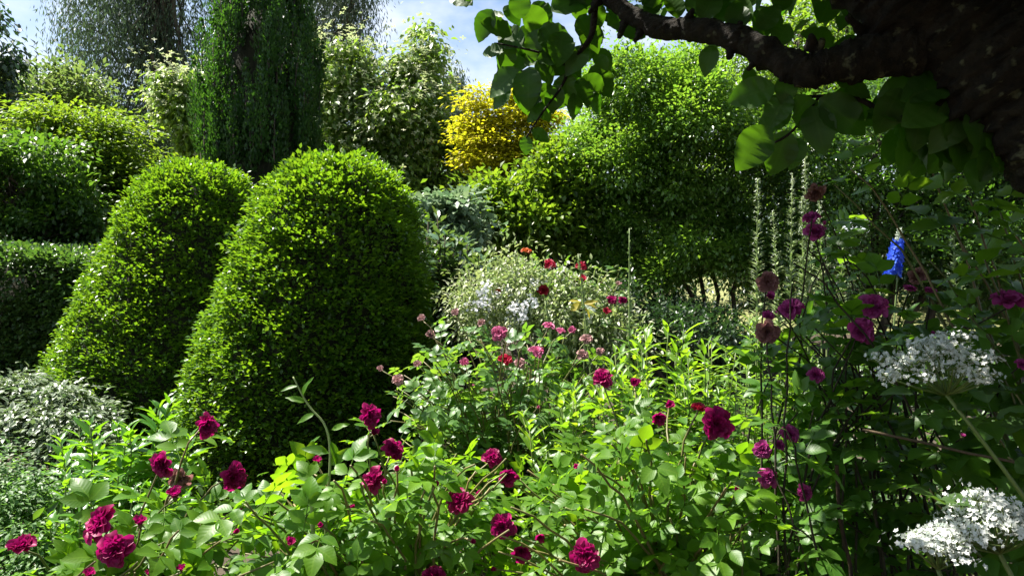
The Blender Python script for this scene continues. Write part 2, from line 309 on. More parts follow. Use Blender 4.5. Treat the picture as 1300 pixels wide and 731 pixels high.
def leaves_for(C, O, per, cr, L, mode):
    n = len(C) * per; g = rng.normal(size=(n, 3)); Cn = np.repeat(C, per, 0); On = np.repeat(O, per, 0); r = rng.normal(size=(n, 3))
    cr = np.asarray(cr if np.ndim(cr) else (cr, cr, cr * .65)); csz = np.repeat(U(.6, 1.4, len(C)), per)[:, None]
    Pp = Cn + g * cr * csz; loc = norm(g)
    up = np.array([0, 0, 1.])
    if mode == 'spread': Yd = On * .6 + loc * .6 + r * .5 - up * .2; N = up * .9 + On * .35 + r * .5
    elif mode == 'weep': Yd = r * .3 - up + loc * .15; N = rng.normal(size=(n, 3)) + On * .3
    elif mode == 'plume': Yd = r * .38 + up + loc * .35; N = On * .6 + r * .6
    elif mode == 'layer': Yd = On * [.6, .6, 0] + loc * [.8, .8, .1] + r * .3 - up * .12; N = up + r * .3
    elif mode == 'droop': Yd = loc * [.8, .8, .2] + r * .4 - up * .7; N = On * .6 + up * .6 + r * .4
    else: Yd = r; N = rng.normal(size=(n, 3)) + up * .4
    return Pp, Yd, N, L * U(.65, 1.3, n)
def foliage(blobs, ncl, per, cr, L, tm, mode, shell=.55, clear=False):
    C, O = crown_pts(blobs, ncl, shell); a = leaves_for(C, O, per, cr, L, mode)
    if clear: ok = keep_clear(a[0], a[1], a[3]); a = [q[ok] for q in a]
    return MB().scatter(tm, *a), C, O
def wob(a, b, n, amt, sag=0.):
    t = np.linspace(0, 1, n); p = a + (b - a) * t[:, None]; w = rng.normal(size=(n, 3)) * amt * np.linalg.norm(b - a); w[0] = w[-1] = 0
    p = p + w; p[:, 2] += sag * np.sin(t * math.pi); return p
def tree(name, label, cat, tpx, Y, blobs, ncl, per, cr, L, tm, mode, mat, bark='bark', tr=.12, nlimb=6, stems=1, group=None, shell=.55, extra=None, ntwig=40, lean=0):
    bx = (tpx - 650) / F * Y; base = np.array([bx, Y, gz(Y) - .02]); root = thing(name, label, cat, base, group)
    mb, C, O = foliage(blobs, ncl, per, cr, L, tm, mode, shell); mb.build('crown', M[mat], root)
    B = np.array(blobs); big = B[np.argmax(B[:, 3] * B[:, 5])]
    tops = []
    for s in range(stems):
        a = base + (np.array([(s - (stems - 1) / 2) * tr * 3, U(-.1, .1), 0]) if stems > 1 else 0)
        top = big[:3] + np.array([(s - (stems - 1) / 2) * big[3] * .7 if stems > 1 else 0, 0, big[5] * .35])
        pth = wob(a, top, 9, .018); MB().tube(pth, np.linspace(tr, tr * .3, 9) * np.array([1.35] + [1] * 8), 9, jit=.05).build('trunk', M[bark], root); tops.append(pth)
    idx = rng.choice(len(C), min(nlimb, len(C)), False)
    for i in idx:
        p = tops[rng.integers(stems)]; q = p[rng.integers(4, 8)]; MB().tube(wob(q, C[i], 7, .05, .1 * np.linalg.norm(C[i] - q)), np.linspace(tr * .42, tr * .08, 7), 6).build('limb', M[bark], root)
    tw = MB()
    for i in rng.choice(len(C), min(ntwig, len(C)), False):
        p = tops[rng.integers(stems)]; q = p[rng.integers(4, 9)]; tw.tube(wob(q, C[i], 6, .05), np.linspace(tr * .16, tr * .03, 6), 4)
    if ntwig: tw.build('twigs', M[bark], root, 'stuff')
    if extra: extra(root, C, O)
    return root
def bracts(n, size, tm, mat, nm='blossom', upb=.9, top=0.0):
    def f(root, C, O):
        k = rng.choice(len(C), n); lz = C[:, 2]; 
        if top: 
            w = np.clip((lz - np.quantile(lz, .15)), .02, None); k = rng.choice(len(C), n, p=w / w.sum())
        Pp = C[k] + O[k] * U(.1, .3, (n, 1)) + rng.normal(size=(n, 3)) * .16; r = rng.normal(size=(n, 3))
        MB().scatter(tm, Pp, np.cross(r, [0, 0, 1.]) + r * .1, np.array([0, 0, upb]) + O[k] * .8 + r * .35, size * U(.7, 1.2, n)).build(nm, M[mat], root, 'stuff')
    return f

# far belt of trees, one by one
for px, Y, top, w, mt in ((-330, 30, 60, 190, 'dark'), (-110, 33, 90, 170, 'shrub'), (90, 34, 150, 130, 'dark'), (300, 33, 120, 150, 'shrub'), (480, 34, 165, 120, 'dark'),
                          (640, 30, 150, 110, 'shrub'), (800, 32, 120, 140, 'under'), (1010, 30, 70, 150, 'shrub'), (1230, 30, 40, 170, 'dark'), (1480, 29, 40, 200, 'shrub')):
    tree('woodland_tree', 'broad green tree in the far belt behind the garden', 'tree', px, Y, [blob(px, top + 120, w, 120, Y), blob(px - w * .4, 300, w * .9, 75, Y), blob(px + w * .45, 295, w * .9, 80, Y)],
         420, 24, .5, .3, DIAMOND, 'spread', mt, tr=.25, nlimb=5, ntwig=0, group='far belt of trees')
# tall grey-green trees
tree('willow_tree', 'tall grey-green willow with hanging foliage rising behind the acer', 'tree', 207, 22,
     [blob(150, -60, 62, 120, 22), blob(215, -90, 70, 130, 22), blob(170, 80, 75, 110, 22), blob(228, 120, 50, 110, 22), blob(120, 25, 38, 60, 22), blob(185, 200, 70, 60, 22)],
     1150, 50, (.34, .34, .6), .155, NARROW, 'weep', 'willow', tr=.26, nlimb=10, ntwig=60, shell=.3)
tree('birch_tree', 'dark weeping birch standing behind the columnar yew, beside the sky gap', 'tree', 428, 21,
     [blob(425, -60, 48, 80, 21), blob(410, 30, 55, 60, 21), blob(445, 10, 28, 48, 21), blob(395, 110, 60, 70, 21)],
     620, 50, (.28, .28, .5), .14, NARROW, 'weep', 'birch', tr=.2, nlimb=7, ntwig=40, shell=.3)
tree('bay_tree', 'dark leafy evergreen tree left of the pale olive tree', 'tree', -30, 13,
     [blob(-20, 130, 52, 70, 13), blob(-50, 60, 60, 70, 13), blob(0, 70, 22, 34, 13), blob(-30, 220, 70, 70, 13)], 260, 36, .16, .13, DIAMOND, 'droop', 'dark', tr=.14)
tree('olive_tree', 'pale olive-green tree peeping above the yellow-green acer', 'tree', 75, 17,
     [blob(75, 120, 50, 62, 17), blob(45, 160, 50, 60, 17), blob(105, 150, 38, 60, 17)], 300, 36, .2, .13, DIAMOND, 'spread', 'olive', tr=.13, shell=.35)
tree('acer_tree', 'rounded yellow-green acer with layered crown beside the willow', 'tree', 110, 10.5,
     [blob(105, 160, 42, 22, 10.5), blob(140, 188, 46, 26, 10.5), blob(70, 178, 44, 30, 10.5), blob(158, 225, 34, 26, 10.5), blob(110, 225, 60, 34, 10.5), blob(45, 215, 46, 36, 10.5), blob(140, 265, 50, 30, 10.5), blob(80, 275, 70, 36, 10.5), blob(58, 145, 28, 20, 10.5)],
     620, 52, (.16, .16, .05), .075, DIAMOND, 'layer', 'acer', tr=.1, stems=3, nlimb=10, ntwig=90, shell=.62)
tree('laurel_shrub', 'bushy mid-green shrub above the clipped hedge', 'shrub', 20, 9.2,
     [blob(15, 240, 75, 68, 9.2), blob(-40, 220, 70, 60, 9.2), blob(70, 285, 60, 45, 9.2)], 420, 44, (.12, .12, .06), .08, DIAMOND, 'spread', 'shrub', tr=.07, stems=3, nlimb=8, shell=.62)
# columnar yew built from upright plumes
def yew():
    Y = 10.0; base = np.array([(332 - 650) / F * Y, Y, gz(Y) - .02]); root = thing('columnar_yew', 'dark columnar yew of upright plumes behind the clipped domes', 'tree', base)
    C = []; O = []; WW = []; tw = MB()
    xc, rx = (332 - 650) / F * Y, 80 / F * Y
    for k in range(430):
        a = U(0, 2 * math.pi); zt = U(.6, 5.45); h = U(.55, .95); c, s = math.cos(a), math.sin(a)
        pr = 1.0 if zt < 3.7 else math.sqrt(max(.02, 1 - ((zt - 3.7) / 2.0) ** 2))
        if zt < 1.5: pr *= .78 + .15 * zt
        r0 = rx * pr * U(.68, 1.08); lean = U(.0, .16) * pr; n = 13; t = np.linspace(0, 1, n)
        x = xc + c * (r0 - .12 + lean * t ** 1.5); y = Y + s * (r0 - .12 + lean * t ** 1.5); z = base[2] + zt - h + h * t
        w = U(.075, .115) * np.clip(np.sin(math.pi * (t * .78 + .2)), .12, 1)
        C.append(np.stack([x, y, z], 1) + rng.normal(size=(n, 3)) * w[:, None] * .2); O.append(np.tile([c, s, .3], (n, 1))); WW.append(w)
        tw.tube(np.stack([x, y, z], 1)[:9:4], [.012, .008, .004], 4)
    C = np.concatenate(C); O = np.concatenate(O)
    K_ = 26; WW = np.repeat(np.concatenate(WW), K_); n = len(WW); g = rng.normal(size=(n, 3)) * [1, 1, .7]; Cn = np.repeat(C, K_, 0); On = np.repeat(O, K_, 0); r = rng.normal(size=(n, 3)); g = norm(g) * U(.7, 1, (n, 1))
    MB().scatter(leaf_t(2, .42, .2, .1), Cn + g * WW[:, None], g * .55 + r * .22 + [0, 0, .9], g * 1.0 + On * .3 + r * .3, U(.04, .068, n)).build('crown', M['yew'], root)
    tw.build('twigs', M['bark'], root, 'stuff')
    MB().tube(wob(base, base + [0, 0, 4.2], 8, .01), np.linspace(.16, .05, 8), 9).build('trunk', M['bark'], root)
    # solid core added to block light, coloured dark as the interior shade
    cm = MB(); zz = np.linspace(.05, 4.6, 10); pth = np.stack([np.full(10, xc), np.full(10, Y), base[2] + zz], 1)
    cm.tube(pth, np.array([.45, .55, .62, .64, .64, .62, .55, .42, .3, .12]), 18, jit=.12).build('shade_core', M['core'], root)
yew()
crx = star_t(4, .55, .05)
tree('dogwood_tree', 'flowering dogwood covered in cream bracts right of the yew', 'tree', 505, 12.5,
     [blob(462, 150, 52, 50, 12.5), blob(520, 170, 62, 60, 12.5), blob(541, 62, 12, 34, 12.5, 1.2), blob(532, 105, 24, 40, 12.5), blob(446, 92, 24, 36, 12.5), blob(500, 125, 22, 30, 12.5), blob(425, 110, 24, 30, 12.5), blob(580, 185, 24, 28, 12.5), blob(560, 210, 55, 62, 12.5), blob(470, 210, 70, 60, 12.5), blob(520, 280, 90, 55, 12.5)],
     720, 42, .14, .12, DIAMOND, 'droop', 'cornus', tr=.1, stems=2, nlimb=10, ntwig=70, extra=bracts(4800, .058, crx, 'bract', 'bracts', top=1))
tree('dogwood_tree', 'small cream-flowered dogwood peeping out between willow and yew', 'tree', 240, 12.8,
     [blob(240, 130, 30, 36, 12.8), blob(228, 112, 22, 20, 12.8), blob(252, 180, 26, 50, 12.8)], 150, 40, .12, .12, DIAMOND, 'droop', 'cornus', tr=.06, nlimb=5, ntwig=20, extra=bracts(1000, .06, crx, 'bract', 'bracts', top=1))
def cedar():
    Y = 18.; base = np.array([(572 - 650) / F * Y, Y, gz(Y)]); root = thing('weeping_cedar', 'small weeping cedar with arching bare tips beside the golden maple', 'tree', base)
    top = P(574, 100, Y); MB().tube(wob(base, top, 8, .01), np.linspace(.12, .04, 8), 7).build('trunk', M['bark'], root)
    C = []; 
    for i in range(34):
        a = U(0, 6.28); s = top + [0, 0, U(-1.2, 0)]; e = s + np.array([math.cos(a), math.sin(a) * .8, 0]) * U(.25, .75) - [0, 0, U(.5, 1.6)]
        p = bez(s, s + np.array([math.cos(a) * .5, math.sin(a) * .5, .5]), e, 9)
        MB().tube(p, np.linspace(.022, .006, 9), 4).build('limb', M['bark_pale'], root); C.append(p[2:])
    C = np.concatenate(C); MB().scatter(NARROW, *leaves_for(C, C * 0, 16, (.06, .06, .2), .12, 'weep')).build('crown', M['cedar'], root)
cedar()
tree('golden_maple', 'golden-yellow maple catching the sun behind the flower bed', 'tree', 655, 11.2,
     [blob(640, 150, 34, 14, 11.2), blob(608, 128, 14, 16, 11.2), blob(618, 160, 28, 13, 11.2), blob(672, 150, 32, 15, 11.2), blob(655, 128, 22, 12, 11.2), blob(632, 180, 44, 14, 11.2), blob(690, 178, 38, 15, 11.2), blob(612, 205, 34, 14, 11.2), blob(660, 205, 44, 15, 11.2), blob(712, 205, 26, 14, 11.2)],
     420, 46, (.13, .13, .035), .075, DIAMOND, 'layer', 'gold', tr=.07, stems=2, nlimb=9, ntwig=50)
tree('maple_shrub', 'green layered shrub growing below the golden maple', 'shrub', 690, 9.6,
     [blob(615, 250, 24, 22, 9.6), blob(695, 215, 24, 22, 9.6), blob(652, 248, 26, 20, 9.6), blob(722, 245, 24, 26, 9.6), blob(670, 290, 60, 26, 9.6), blob(735, 290, 24, 34, 9.6), blob(620, 290, 36, 26, 9.6)], 380, 42, (.15, .15, .09), .095, DIAMOND, 'spread', 'goldgreen', tr=.045, stems=4, nlimb=8, ntwig=40)
tree('privet_tree', 'large sunlit privet tree with small glossy leaves and several bare stems', 'tree', 905, 9.6,
     [blob(830, 150, 95, 95, 9.6), blob(780, 205, 58, 90, 9.6), blob(890, 200, 90, 105, 9.6), blob(800, 110, 48, 50, 9.6), blob(880, 110, 60, 50, 9.6), blob(835, 290, 75, 65, 9.6), blob(915, 300, 46, 40, 9.6), blob(790, 310, 40, 55, 9.6), blob(957, 335, 26, 34, 9.3), blob(762, 352, 34, 34, 9.4), blob(838, 352, 26, 22, 9.0), blob(930, 325, 24, 18, 8.9), blob(870, 318, 26, 18, 8.8)],
     1400, 62, .115, .06, leaf_t(2, .62, .2, .12), 'spread', 'privet', tr=.034, stems=4, nlimb=14, ntwig=90, shell=.45)
tree('lime_tree', 'bright yellow-green tree behind the apple bough', 'tree', 1030, 15,
     [blob(1020, 60, 100, 90, 15), blob(1080, 20, 80, 90, 15), blob(960, 90, 60, 60, 15), blob(1010, 160, 110, 80, 15)], 520, 40, .2, .11, DIAMOND, 'spread', 'lime', tr=.16)
tree('holly_tree', 'dark glossy evergreen tree standing behind the tall roses', 'tree', 1130, 8.8,
     [blob(1030, 215, 85, 90, 8.8), blob(1120, 190, 100, 110, 8.8), blob(1220, 190, 100, 120, 8.8), blob(1310, 170, 100, 140, 8.8), blob(1080, 290, 105, 80, 8.8), blob(1200, 320, 120, 80, 8.8), blob(1000, 320, 50, 50, 8.8), blob(1320, 330, 90, 80, 8.8)],
     1400, 52, .115, .064, leaf_t(2, .6, .2, .12), 'spread', 'holly', tr=.06, stems=6, nlimb=14, ntwig=80, shell=.45)
tree('beech_tree', 'green leafy tree filling the gap under the apple trunk', 'tree', 1330, 14,
     [blob(1250, 60, 130, 120, 14), blob(1400, 80, 150, 150, 14), blob(1280, 200, 150, 120, 14)], 420, 40, .2, .12, DIAMOND, 'spread', 'shrub', tr=.16)
tree('viburnum_shrub', 'grey-green variegated shrub with pale clusters right of the big dome', 'shrub', 565, 7.6,
     [blob(545, 265, 38, 32, 7.6), blob(585, 275, 34, 30, 7.6), blob(560, 310, 48, 40, 7.6)], 150, 26, (.09, .09, .03), .085, ROUND2, 'spread', 'viburnum', tr=.03, stems=3, nlimb=5, ntwig=25)
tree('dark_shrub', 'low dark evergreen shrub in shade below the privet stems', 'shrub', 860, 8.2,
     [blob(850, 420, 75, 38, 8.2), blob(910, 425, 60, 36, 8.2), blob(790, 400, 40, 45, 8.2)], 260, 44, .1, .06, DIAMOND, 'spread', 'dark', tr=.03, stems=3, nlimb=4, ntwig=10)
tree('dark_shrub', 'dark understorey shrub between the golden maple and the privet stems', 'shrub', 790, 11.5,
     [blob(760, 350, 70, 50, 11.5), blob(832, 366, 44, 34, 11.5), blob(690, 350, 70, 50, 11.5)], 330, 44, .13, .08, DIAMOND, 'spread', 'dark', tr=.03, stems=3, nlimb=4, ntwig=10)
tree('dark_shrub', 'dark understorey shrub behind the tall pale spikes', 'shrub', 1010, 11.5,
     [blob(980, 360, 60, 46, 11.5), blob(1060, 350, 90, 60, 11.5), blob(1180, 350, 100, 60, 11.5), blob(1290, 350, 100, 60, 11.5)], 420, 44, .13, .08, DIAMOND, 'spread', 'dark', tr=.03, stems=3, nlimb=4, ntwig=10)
tree('dark_shrub', 'dark foliage mass added for the shaded gap between hedge and left dome', 'shrub', 120, 9.5,
     [blob(110, 360, 60, 70, 9.5), blob(60, 330, 60, 50, 9.5)], 200, 44, .12, .08, DIAMOND, 'spread', 'dark', tr=.04, stems=3, nlimb=4, ntwig=10)  # dark leaves put where the gap holds only shade

# ------------------------------------------------------------------ clipped domes and hedge
def shell_mesh(zs, xc, rx, Y, k=40):
    V = []; 
    for z, x, r in zip(zs, xc, rx):
        a = np.arange(k) / k * 2 * math.pi; V.append(np.stack([x + r * np.cos(a), Y + r * np.sin(a), np.full(k, z)], 1))
    n = len(zs); i, j = np.meshgrid(np.arange(n - 1), np.arange(k), indexing='ij'); i = i.ravel(); j = j.ravel(); j2 = (j + 1) % k
    q = np.stack([i*k+j, i*k+j2, (i+1)*k+j2, (i+1)*k+j], 1)
    return np.concatenate(V), np.concatenate([q[:, [0, 1, 2]], q[:, [0, 2, 3]]])
def dome(label, Y, prof, nleaf, seed):
    pr = np.array(prof, float); z = EYE + (HZ - pr[:, 0]) / F * Y; xl = (pr[:, 1] - 650) / F * Y; xr = (pr[:, 2] - 650) / F * Y
    o = np.argsort(z); z, xl, xr = z[o], xl[o], xr[o]; g = gz(Y); z[0] = g
    base = np.array([(xl[0] + xr[0]) / 2, Y, g - .02]); root = thing('topiary_dome', label, 'topiary', base, 'clipped box domes')
    zs = np.linspace(z[0], z[-1], 120); xc = np.interp(zs, z, (xl + xr) / 2); rx = np.interp(zs, z, (xr - xl) / 2)
    ds = np.hypot(np.gradient(zs), np.gradient(rx)); w = ds * np.maximum(rx, .02); 
    k = rng.choice(120, nleaf // 5, p=w / w.sum()); zz = zs[k] + U(-.5, .5, len(k)) * (zs[1] - zs[0]); a = U(0, 2 * math.pi, len(k))
    r = np.interp(zz, zs, rx); sl = -np.gradient(rx, zs)[k]; x0 = np.interp(zz, zs, xc)
    nrm = norm(np.stack([np.cos(a), np.sin(a), np.clip(sl, -.3, 8)], 1))
    bump = .022 * np.sin(a * 9 + zz * 7 + seed) + .018 * np.sin(zz * 19 + a * 5) + rng.normal(size=len(k)) * .03
    C = np.stack([x0 + r * np.cos(a), Y + r * np.sin(a), zz], 1) + nrm * (bump - .03)[:, None]
    n = len(k) * 5; g3 = rng.normal(size=(n, 3)); Cn = np.repeat(C, 5, 0); Nn = np.repeat(nrm, 5, 0)
    Pp = Cn + g3 * [.022, .022, .012]; rr = rng.normal(size=(n, 3))
    Yd = Nn * .7 + norm(g3) * .5 + rr * .45 + [0, 0, .25]; N = np.array([0, 0, 1.]) * .95 + Nn * .3 + rr * .38
    MB().scatter(leaf_t(2, .68, .2, .12, peak=.5), Pp, Yd, N, U(.026, .048, n)).build('crown', M['box'], root)
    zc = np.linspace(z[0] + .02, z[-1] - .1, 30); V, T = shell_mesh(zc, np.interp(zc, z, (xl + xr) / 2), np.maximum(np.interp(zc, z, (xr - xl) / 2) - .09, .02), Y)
    MB().add(V, T).build('shade_core', M['core'], root)  # opaque core added under the leaves to stop light, dark like deep shade
    MB().tube([base, base + [0, 0, .5]], [.08, .06], 8).build('trunk', M['bark'], root)
dome('larger clipped box dome with rounded top, nearer the roses', 5.6,
     [(203, 425, 432), (205, 400, 455), (209, 385, 474), (217, 367, 489), (230, 351, 503), (260, 332, 520), (300, 315, 532), (370, 289, 541), (440, 262, 543), (500, 243, 540), (560, 236, 532), (605, 240, 520), (625, 250, 510)], 80000, 0)
dome('clipped box dome standing just behind its larger twin', 7.0,
     [(208, 242, 248), (210, 222, 268), (214, 208, 284), (222, 196, 298), (235, 184, 312), (260, 171, 325), (300, 154, 338), (350, 130, 352), (400, 108, 366), (450, 90, 378), (490, 80, 386), (540, 74, 390), (552, 76, 388)], 80000, 2)
def hedge():
    Y0, Y1, x0, x1 = 7.6, 9.0, -7.6, P(92, 0, 7.6)[0]; zt = P(0, 322, 7.6)[2]; zb = gz(Y0)
    base = np.array([(x0 + x1) / 2, (Y0 + Y1) / 2, zb - .02]); root = thing('clipped_hedge', 'clipped leafy hedge with squared end left of the domes', 'hedge', base)
    n = 9500; f = rng.choice(4, n, p=[.45, .28, .2, .07]); u = U(0, 1, n); v = U(0, 1, n)
    x = x0 + (x1 - x0) * u; y = np.where(f == 0, Y0, np.where(f == 1, Y0 + (Y1 - Y0) * v, Y1)); z = zb + (zt - zb) * v
    x = np.where(f == 2, x1, x); y = np.where(f == 2, Y0 + (Y1 - Y0) * u, y); z = np.where(f == 1, zt, z)
    N = np.array([[0, -1, .1], [0, 0, 1], [1, 0, .1], [0, 1, .1]])[f]
    d = np.maximum(x - (x1 - .25), 0); z = z - np.where(z > zt - .25, d * .5, 0) ; e = np.maximum(z - (zt - .15), 0); y = y + np.where(f == 0, e * .6, 0)
    C = np.stack([x, y, z], 1) + N * (rng.normal(size=(n, 1)) * .035 + .03 * np.sin(x * 5 + z * 6)[:, None])
    MB().scatter(ROUND2, *leaves_for(C, N, 6, (.04, .04, .03), .05, 'spread')).build('crown', M['hedge'], root)
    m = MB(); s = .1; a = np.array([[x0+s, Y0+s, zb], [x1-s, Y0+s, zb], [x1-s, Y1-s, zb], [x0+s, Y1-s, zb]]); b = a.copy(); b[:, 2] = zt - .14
    m.add(np.concatenate([a, b]), [(0, 1, 5), (0, 5, 4), (1, 2, 6), (1, 6, 5), (2, 3, 7), (2, 7, 6), (3, 0, 4), (3, 4, 7), (4, 5, 6), (4, 6, 7)]).build('shade_core', M['core'], root)  # dark box added inside the hedge to block light between leaves
    for i in range(7):
        p = np.array([x0 + .4 + i * .45, (Y0 + Y1) / 2, zb]); MB().tube(wob(p, p + [0, 0, 1.2], 5, .03), [.03, .03, .025, .02, .015], 6).build('stem', M['bark'], root)
hedge()

# ------------------------------------------------------------------ plants whose leaves can be told apart
CLEAR = []
def keep_clear(Pp, Yd, S):
    if not CLEAR: return np.ones(len(Pp), bool)
    Cz = np.array(CLEAR); ok = np.ones(len(Pp), bool); y = norm(Yd)
    for f in (.25, .55, .9):
        q = Pp + y * (S * f)[:, None]; Yq = np.maximum(q[:, 1], .2); px = 650 + q[:, 0] / Yq * F; py = HZ - (q[:, 2] - EYE) / Yq * F; e = S * .12 / Yq * F
        d = np.hypot(px[:, None] - Cz[None, :, 0], py[:, None] - Cz[None, :, 1])
        ok &= ~((d < Cz[None, :, 2] + e[:, None]) & (Yq[:, None] < Cz[None, :, 3] + .04)).any(1)
    return ok
def pick(parent, tms, mats, Pp, Yd, N, S, cap=280, name='leaf', rest='foliage'):
    """nearest / topmost leaves as their own objects, the others joined"""
    S = np.broadcast_to(np.asarray(S, float), (len(Pp),)); ok = keep_clear(Pp, Yd, S); Pp, Yd, N, S = Pp[ok], Yd[ok], N[ok], S[ok]; n = len(Pp); px = 650 + Pp[:, 0] / np.maximum(Pp[:, 1], .2) * F; py = HZ - (Pp[:, 2] - EYE) / np.maximum(Pp[:, 1], .2) * F
    ins = (px > -25) & (px < 1325) & (py > -25) & (py < 750)
    score = np.where(ins, 1, .02) * S / np.maximum(Pp[:, 1], .3) * (1 + .5 * (Pp[:, 2] - Pp[:, 2].min()) / (np.ptp(Pp[:, 2]) + 1e-6))
    o = np.argsort(-score); own, oth = o[:cap], o[cap:]; var = rng.integers(len(tms), size=n)
    mat = mats if isinstance(mats, bpy.types.Material) else M[mats]
    me = [MB().add(*t).mesh(name, mat) for t in tms]
    for i in own: obj_at(name, me[var[i]], parent, Pp[i], Yd[i], N[i], float(S[i]))
    if len(oth):
        m = MB()
        for k, t in enumerate(tms):
            q = oth[var[oth] == k]
            if len(q): m.scatter(t, Pp[q], Yd[q], N[q], S[q])
        m.build(rest, mat, parent, 'stuff')
RC = [compound_t(11 * k + 3, 2, .42, .66) for k in range(5)]
RC3 = [compound_t(17 * k + 5, 1, .5, .7) for k in range(3)]
LANCE = [leaf_t(6, .2, .2, c, 0, .4, t, i) for i, (c, t) in enumerate(((.25, .2), (.45, -.3), (.1, .3), (.6, .1)))]
PHL = [leaf_t(6, .34, .22, c, 0, .42, t, i) for i, (c, t) in enumerate(((.15, .2), (.3, -.3), (.05, .3), (.4, .1)))]
BIG = [leaf_t(15, .68, .14, c, .018, .44, t, i, power=.8) for i, (c, t) in enumerate(((.15, .3), (.3, -.3), (.05, .2), (.25, .5), (.4, -.2)))]
RHO = [leaf_t(6, .3, .1, c, 0, .5, t, i) for i, (c, t) in enumerate(((.2, .2), (.35, -.2), (.1, .1)))]

def petal(L, th, half, cup, ruff, r, nu=4, nv=5):
    V = []
    for i in range(nv + 1):
        v = i / nv; ang = th * (.35 + .65 * v ** .8) + .35 * max(0, v - .7)
        rho = L * (v * math.sin(ang)); h = L * v * math.cos(ang) * .85
        for j in range(nu + 1):
            u = (j / nu - .5) * 2; w = half * (math.sin(math.pi * min(v * .62 + .1, 1)) ** .7)
            x = u * w * L; z = h - cup * L * (1 - u * u) * v * .0 + cup * L * u * u * v * .5; n_ = r.normal() * ruff * v
            if i == nv: z -= .10 * L * (abs(u) ** 2.5); rho2 = rho - .12 * L * abs(u) ** 2
            else: rho2 = rho - .18 * L * u * u * v * cup
            V.append((x, rho2 + n_, z + n_ * .8))
    T = []
    for i in range(nv):
        for j in range(nu):
            a = i * (nu + 1) + j; b = a + nu + 1; T += [(a, a + 1, b + 1), (a, b + 1, b)]
    return np.array(V), np.array(T)
def rose_mesh(name, mat, kind, seed):
    r = np.random.default_rng(seed); m = MB()
    n, th0, th1 = {'open': (64, .10, 1.35), 'cup': (46, .05, .98), 'half': (30, .03, .6), 'ragged': (58, .12, 1.5)}[kind]
    for k in range(n):
        t = k / (n - 1); a = k * 2.39996 + r.normal() * .25; th = th0 + (th1 - th0) * t ** .8 + r.normal() * .07
        L = (.5 + .5 * t) * r.uniform(.78, 1.14); V, T = petal(L, th, r.uniform(.3, .44), .6, .035, r, 3, 4)
        V = V + [0, .03 + .06 * t, .08 * (1 - t)]
        tw = r.normal() * .35 * (1 - t); c, s = math.cos(tw), math.sin(tw); V = np.stack([V[:, 0] * c - V[:, 2] * s * .4, V[:, 1], V[:, 2] + V[:, 0] * s * .5], 1)
        c, s = math.cos(a), math.sin(a); m.add(np.stack([V[:, 0] * c - V[:, 1] * s, V[:, 0] * s + V[:, 1] * c, V[:, 2] - .25], 1), T)
    return m.mesh(name, mat)
def calyx_mesh():
    m = MB(); m.tube([(0, 0, -.75), (0, 0, -.5), (0, 0, -.3), (0, 0, -.12)], [.07, .17, .2, .14], 8)
    for i in range(5):
        a = i * 1.2566; y = np.array([[math.cos(a), math.sin(a), -.1]]); m.scatter(leaf_t(3, .3, .1, .3, 0, .3), np.array([[0, 0, -.22]]) + y * .12, y, np.array([[0, 0, 1.]]), .62)
    return m.mesh('calyx', M['rose_stem'])
CAL = calyx_mesh(); RM = {}
def rose_at(parent, p, r, colour, kind, facing, name='flower'):
    key = (colour, kind, int(rng.integers(2)))
    if key not in RM: RM[key] = rose_mesh('flower', M[colour], kind, hash(key[1]) % 1 + len(RM) * 7 + 1)
    f = norm(np.asarray(facing, float)); y = np.cross(f, rng.normal(size=3))
    o = obj_at(name, RM[key], parent, p, y, f, r)
    c = bpy.data.objects.new('calyx', CAL); col.objects.link(c); c.parent = o
    return o
def bud_mesh(mat):
    m = MB()
    for k in range(5):
        V, T = petal(1, .16 + .03 * k, .4, .6, .02, np.random.default_rng(k), 3, 4); a = k * 2.4; c, s = math.cos(a), math.sin(a)
        m.add(np.stack([V[:, 0] * c - V[:, 1] * s, V[:, 0] * s + V[:, 1] * c, V[:, 2] - .25], 1), T)
    return m.mesh('bud', mat)
BUD = {}
def cane_leaves(path, n, t0, t1, up=.25):
    k = len(path); t = np.linspace(t0, t1, n) + U(-.02, .02, n); i = np.clip((t * (k - 1)).astype(int), 0, k - 2); f = (t * (k - 1) - i)[:, None]
    p = path[i] * (1 - f) + path[i + 1] * f; d = norm(path[i + 1] - path[i]); a = np.arange(n) * 2.4 + U(0, 6.28)
    s = norm(np.cross(d, [0.2, 0.1, 1.])); s2 = np.cross(s, d); side = np.cos(a)[:, None] * s + np.sin(a)[:, None] * s2
    Yd = side + d * .35 + [0, 0, up] + rng.normal(size=(n, 3)) * .2
    N = np.array([0, 0, 1.]) + rng.normal(size=(n, 3)) * .38 + d * .2 - side * .15
    return p, Yd, N
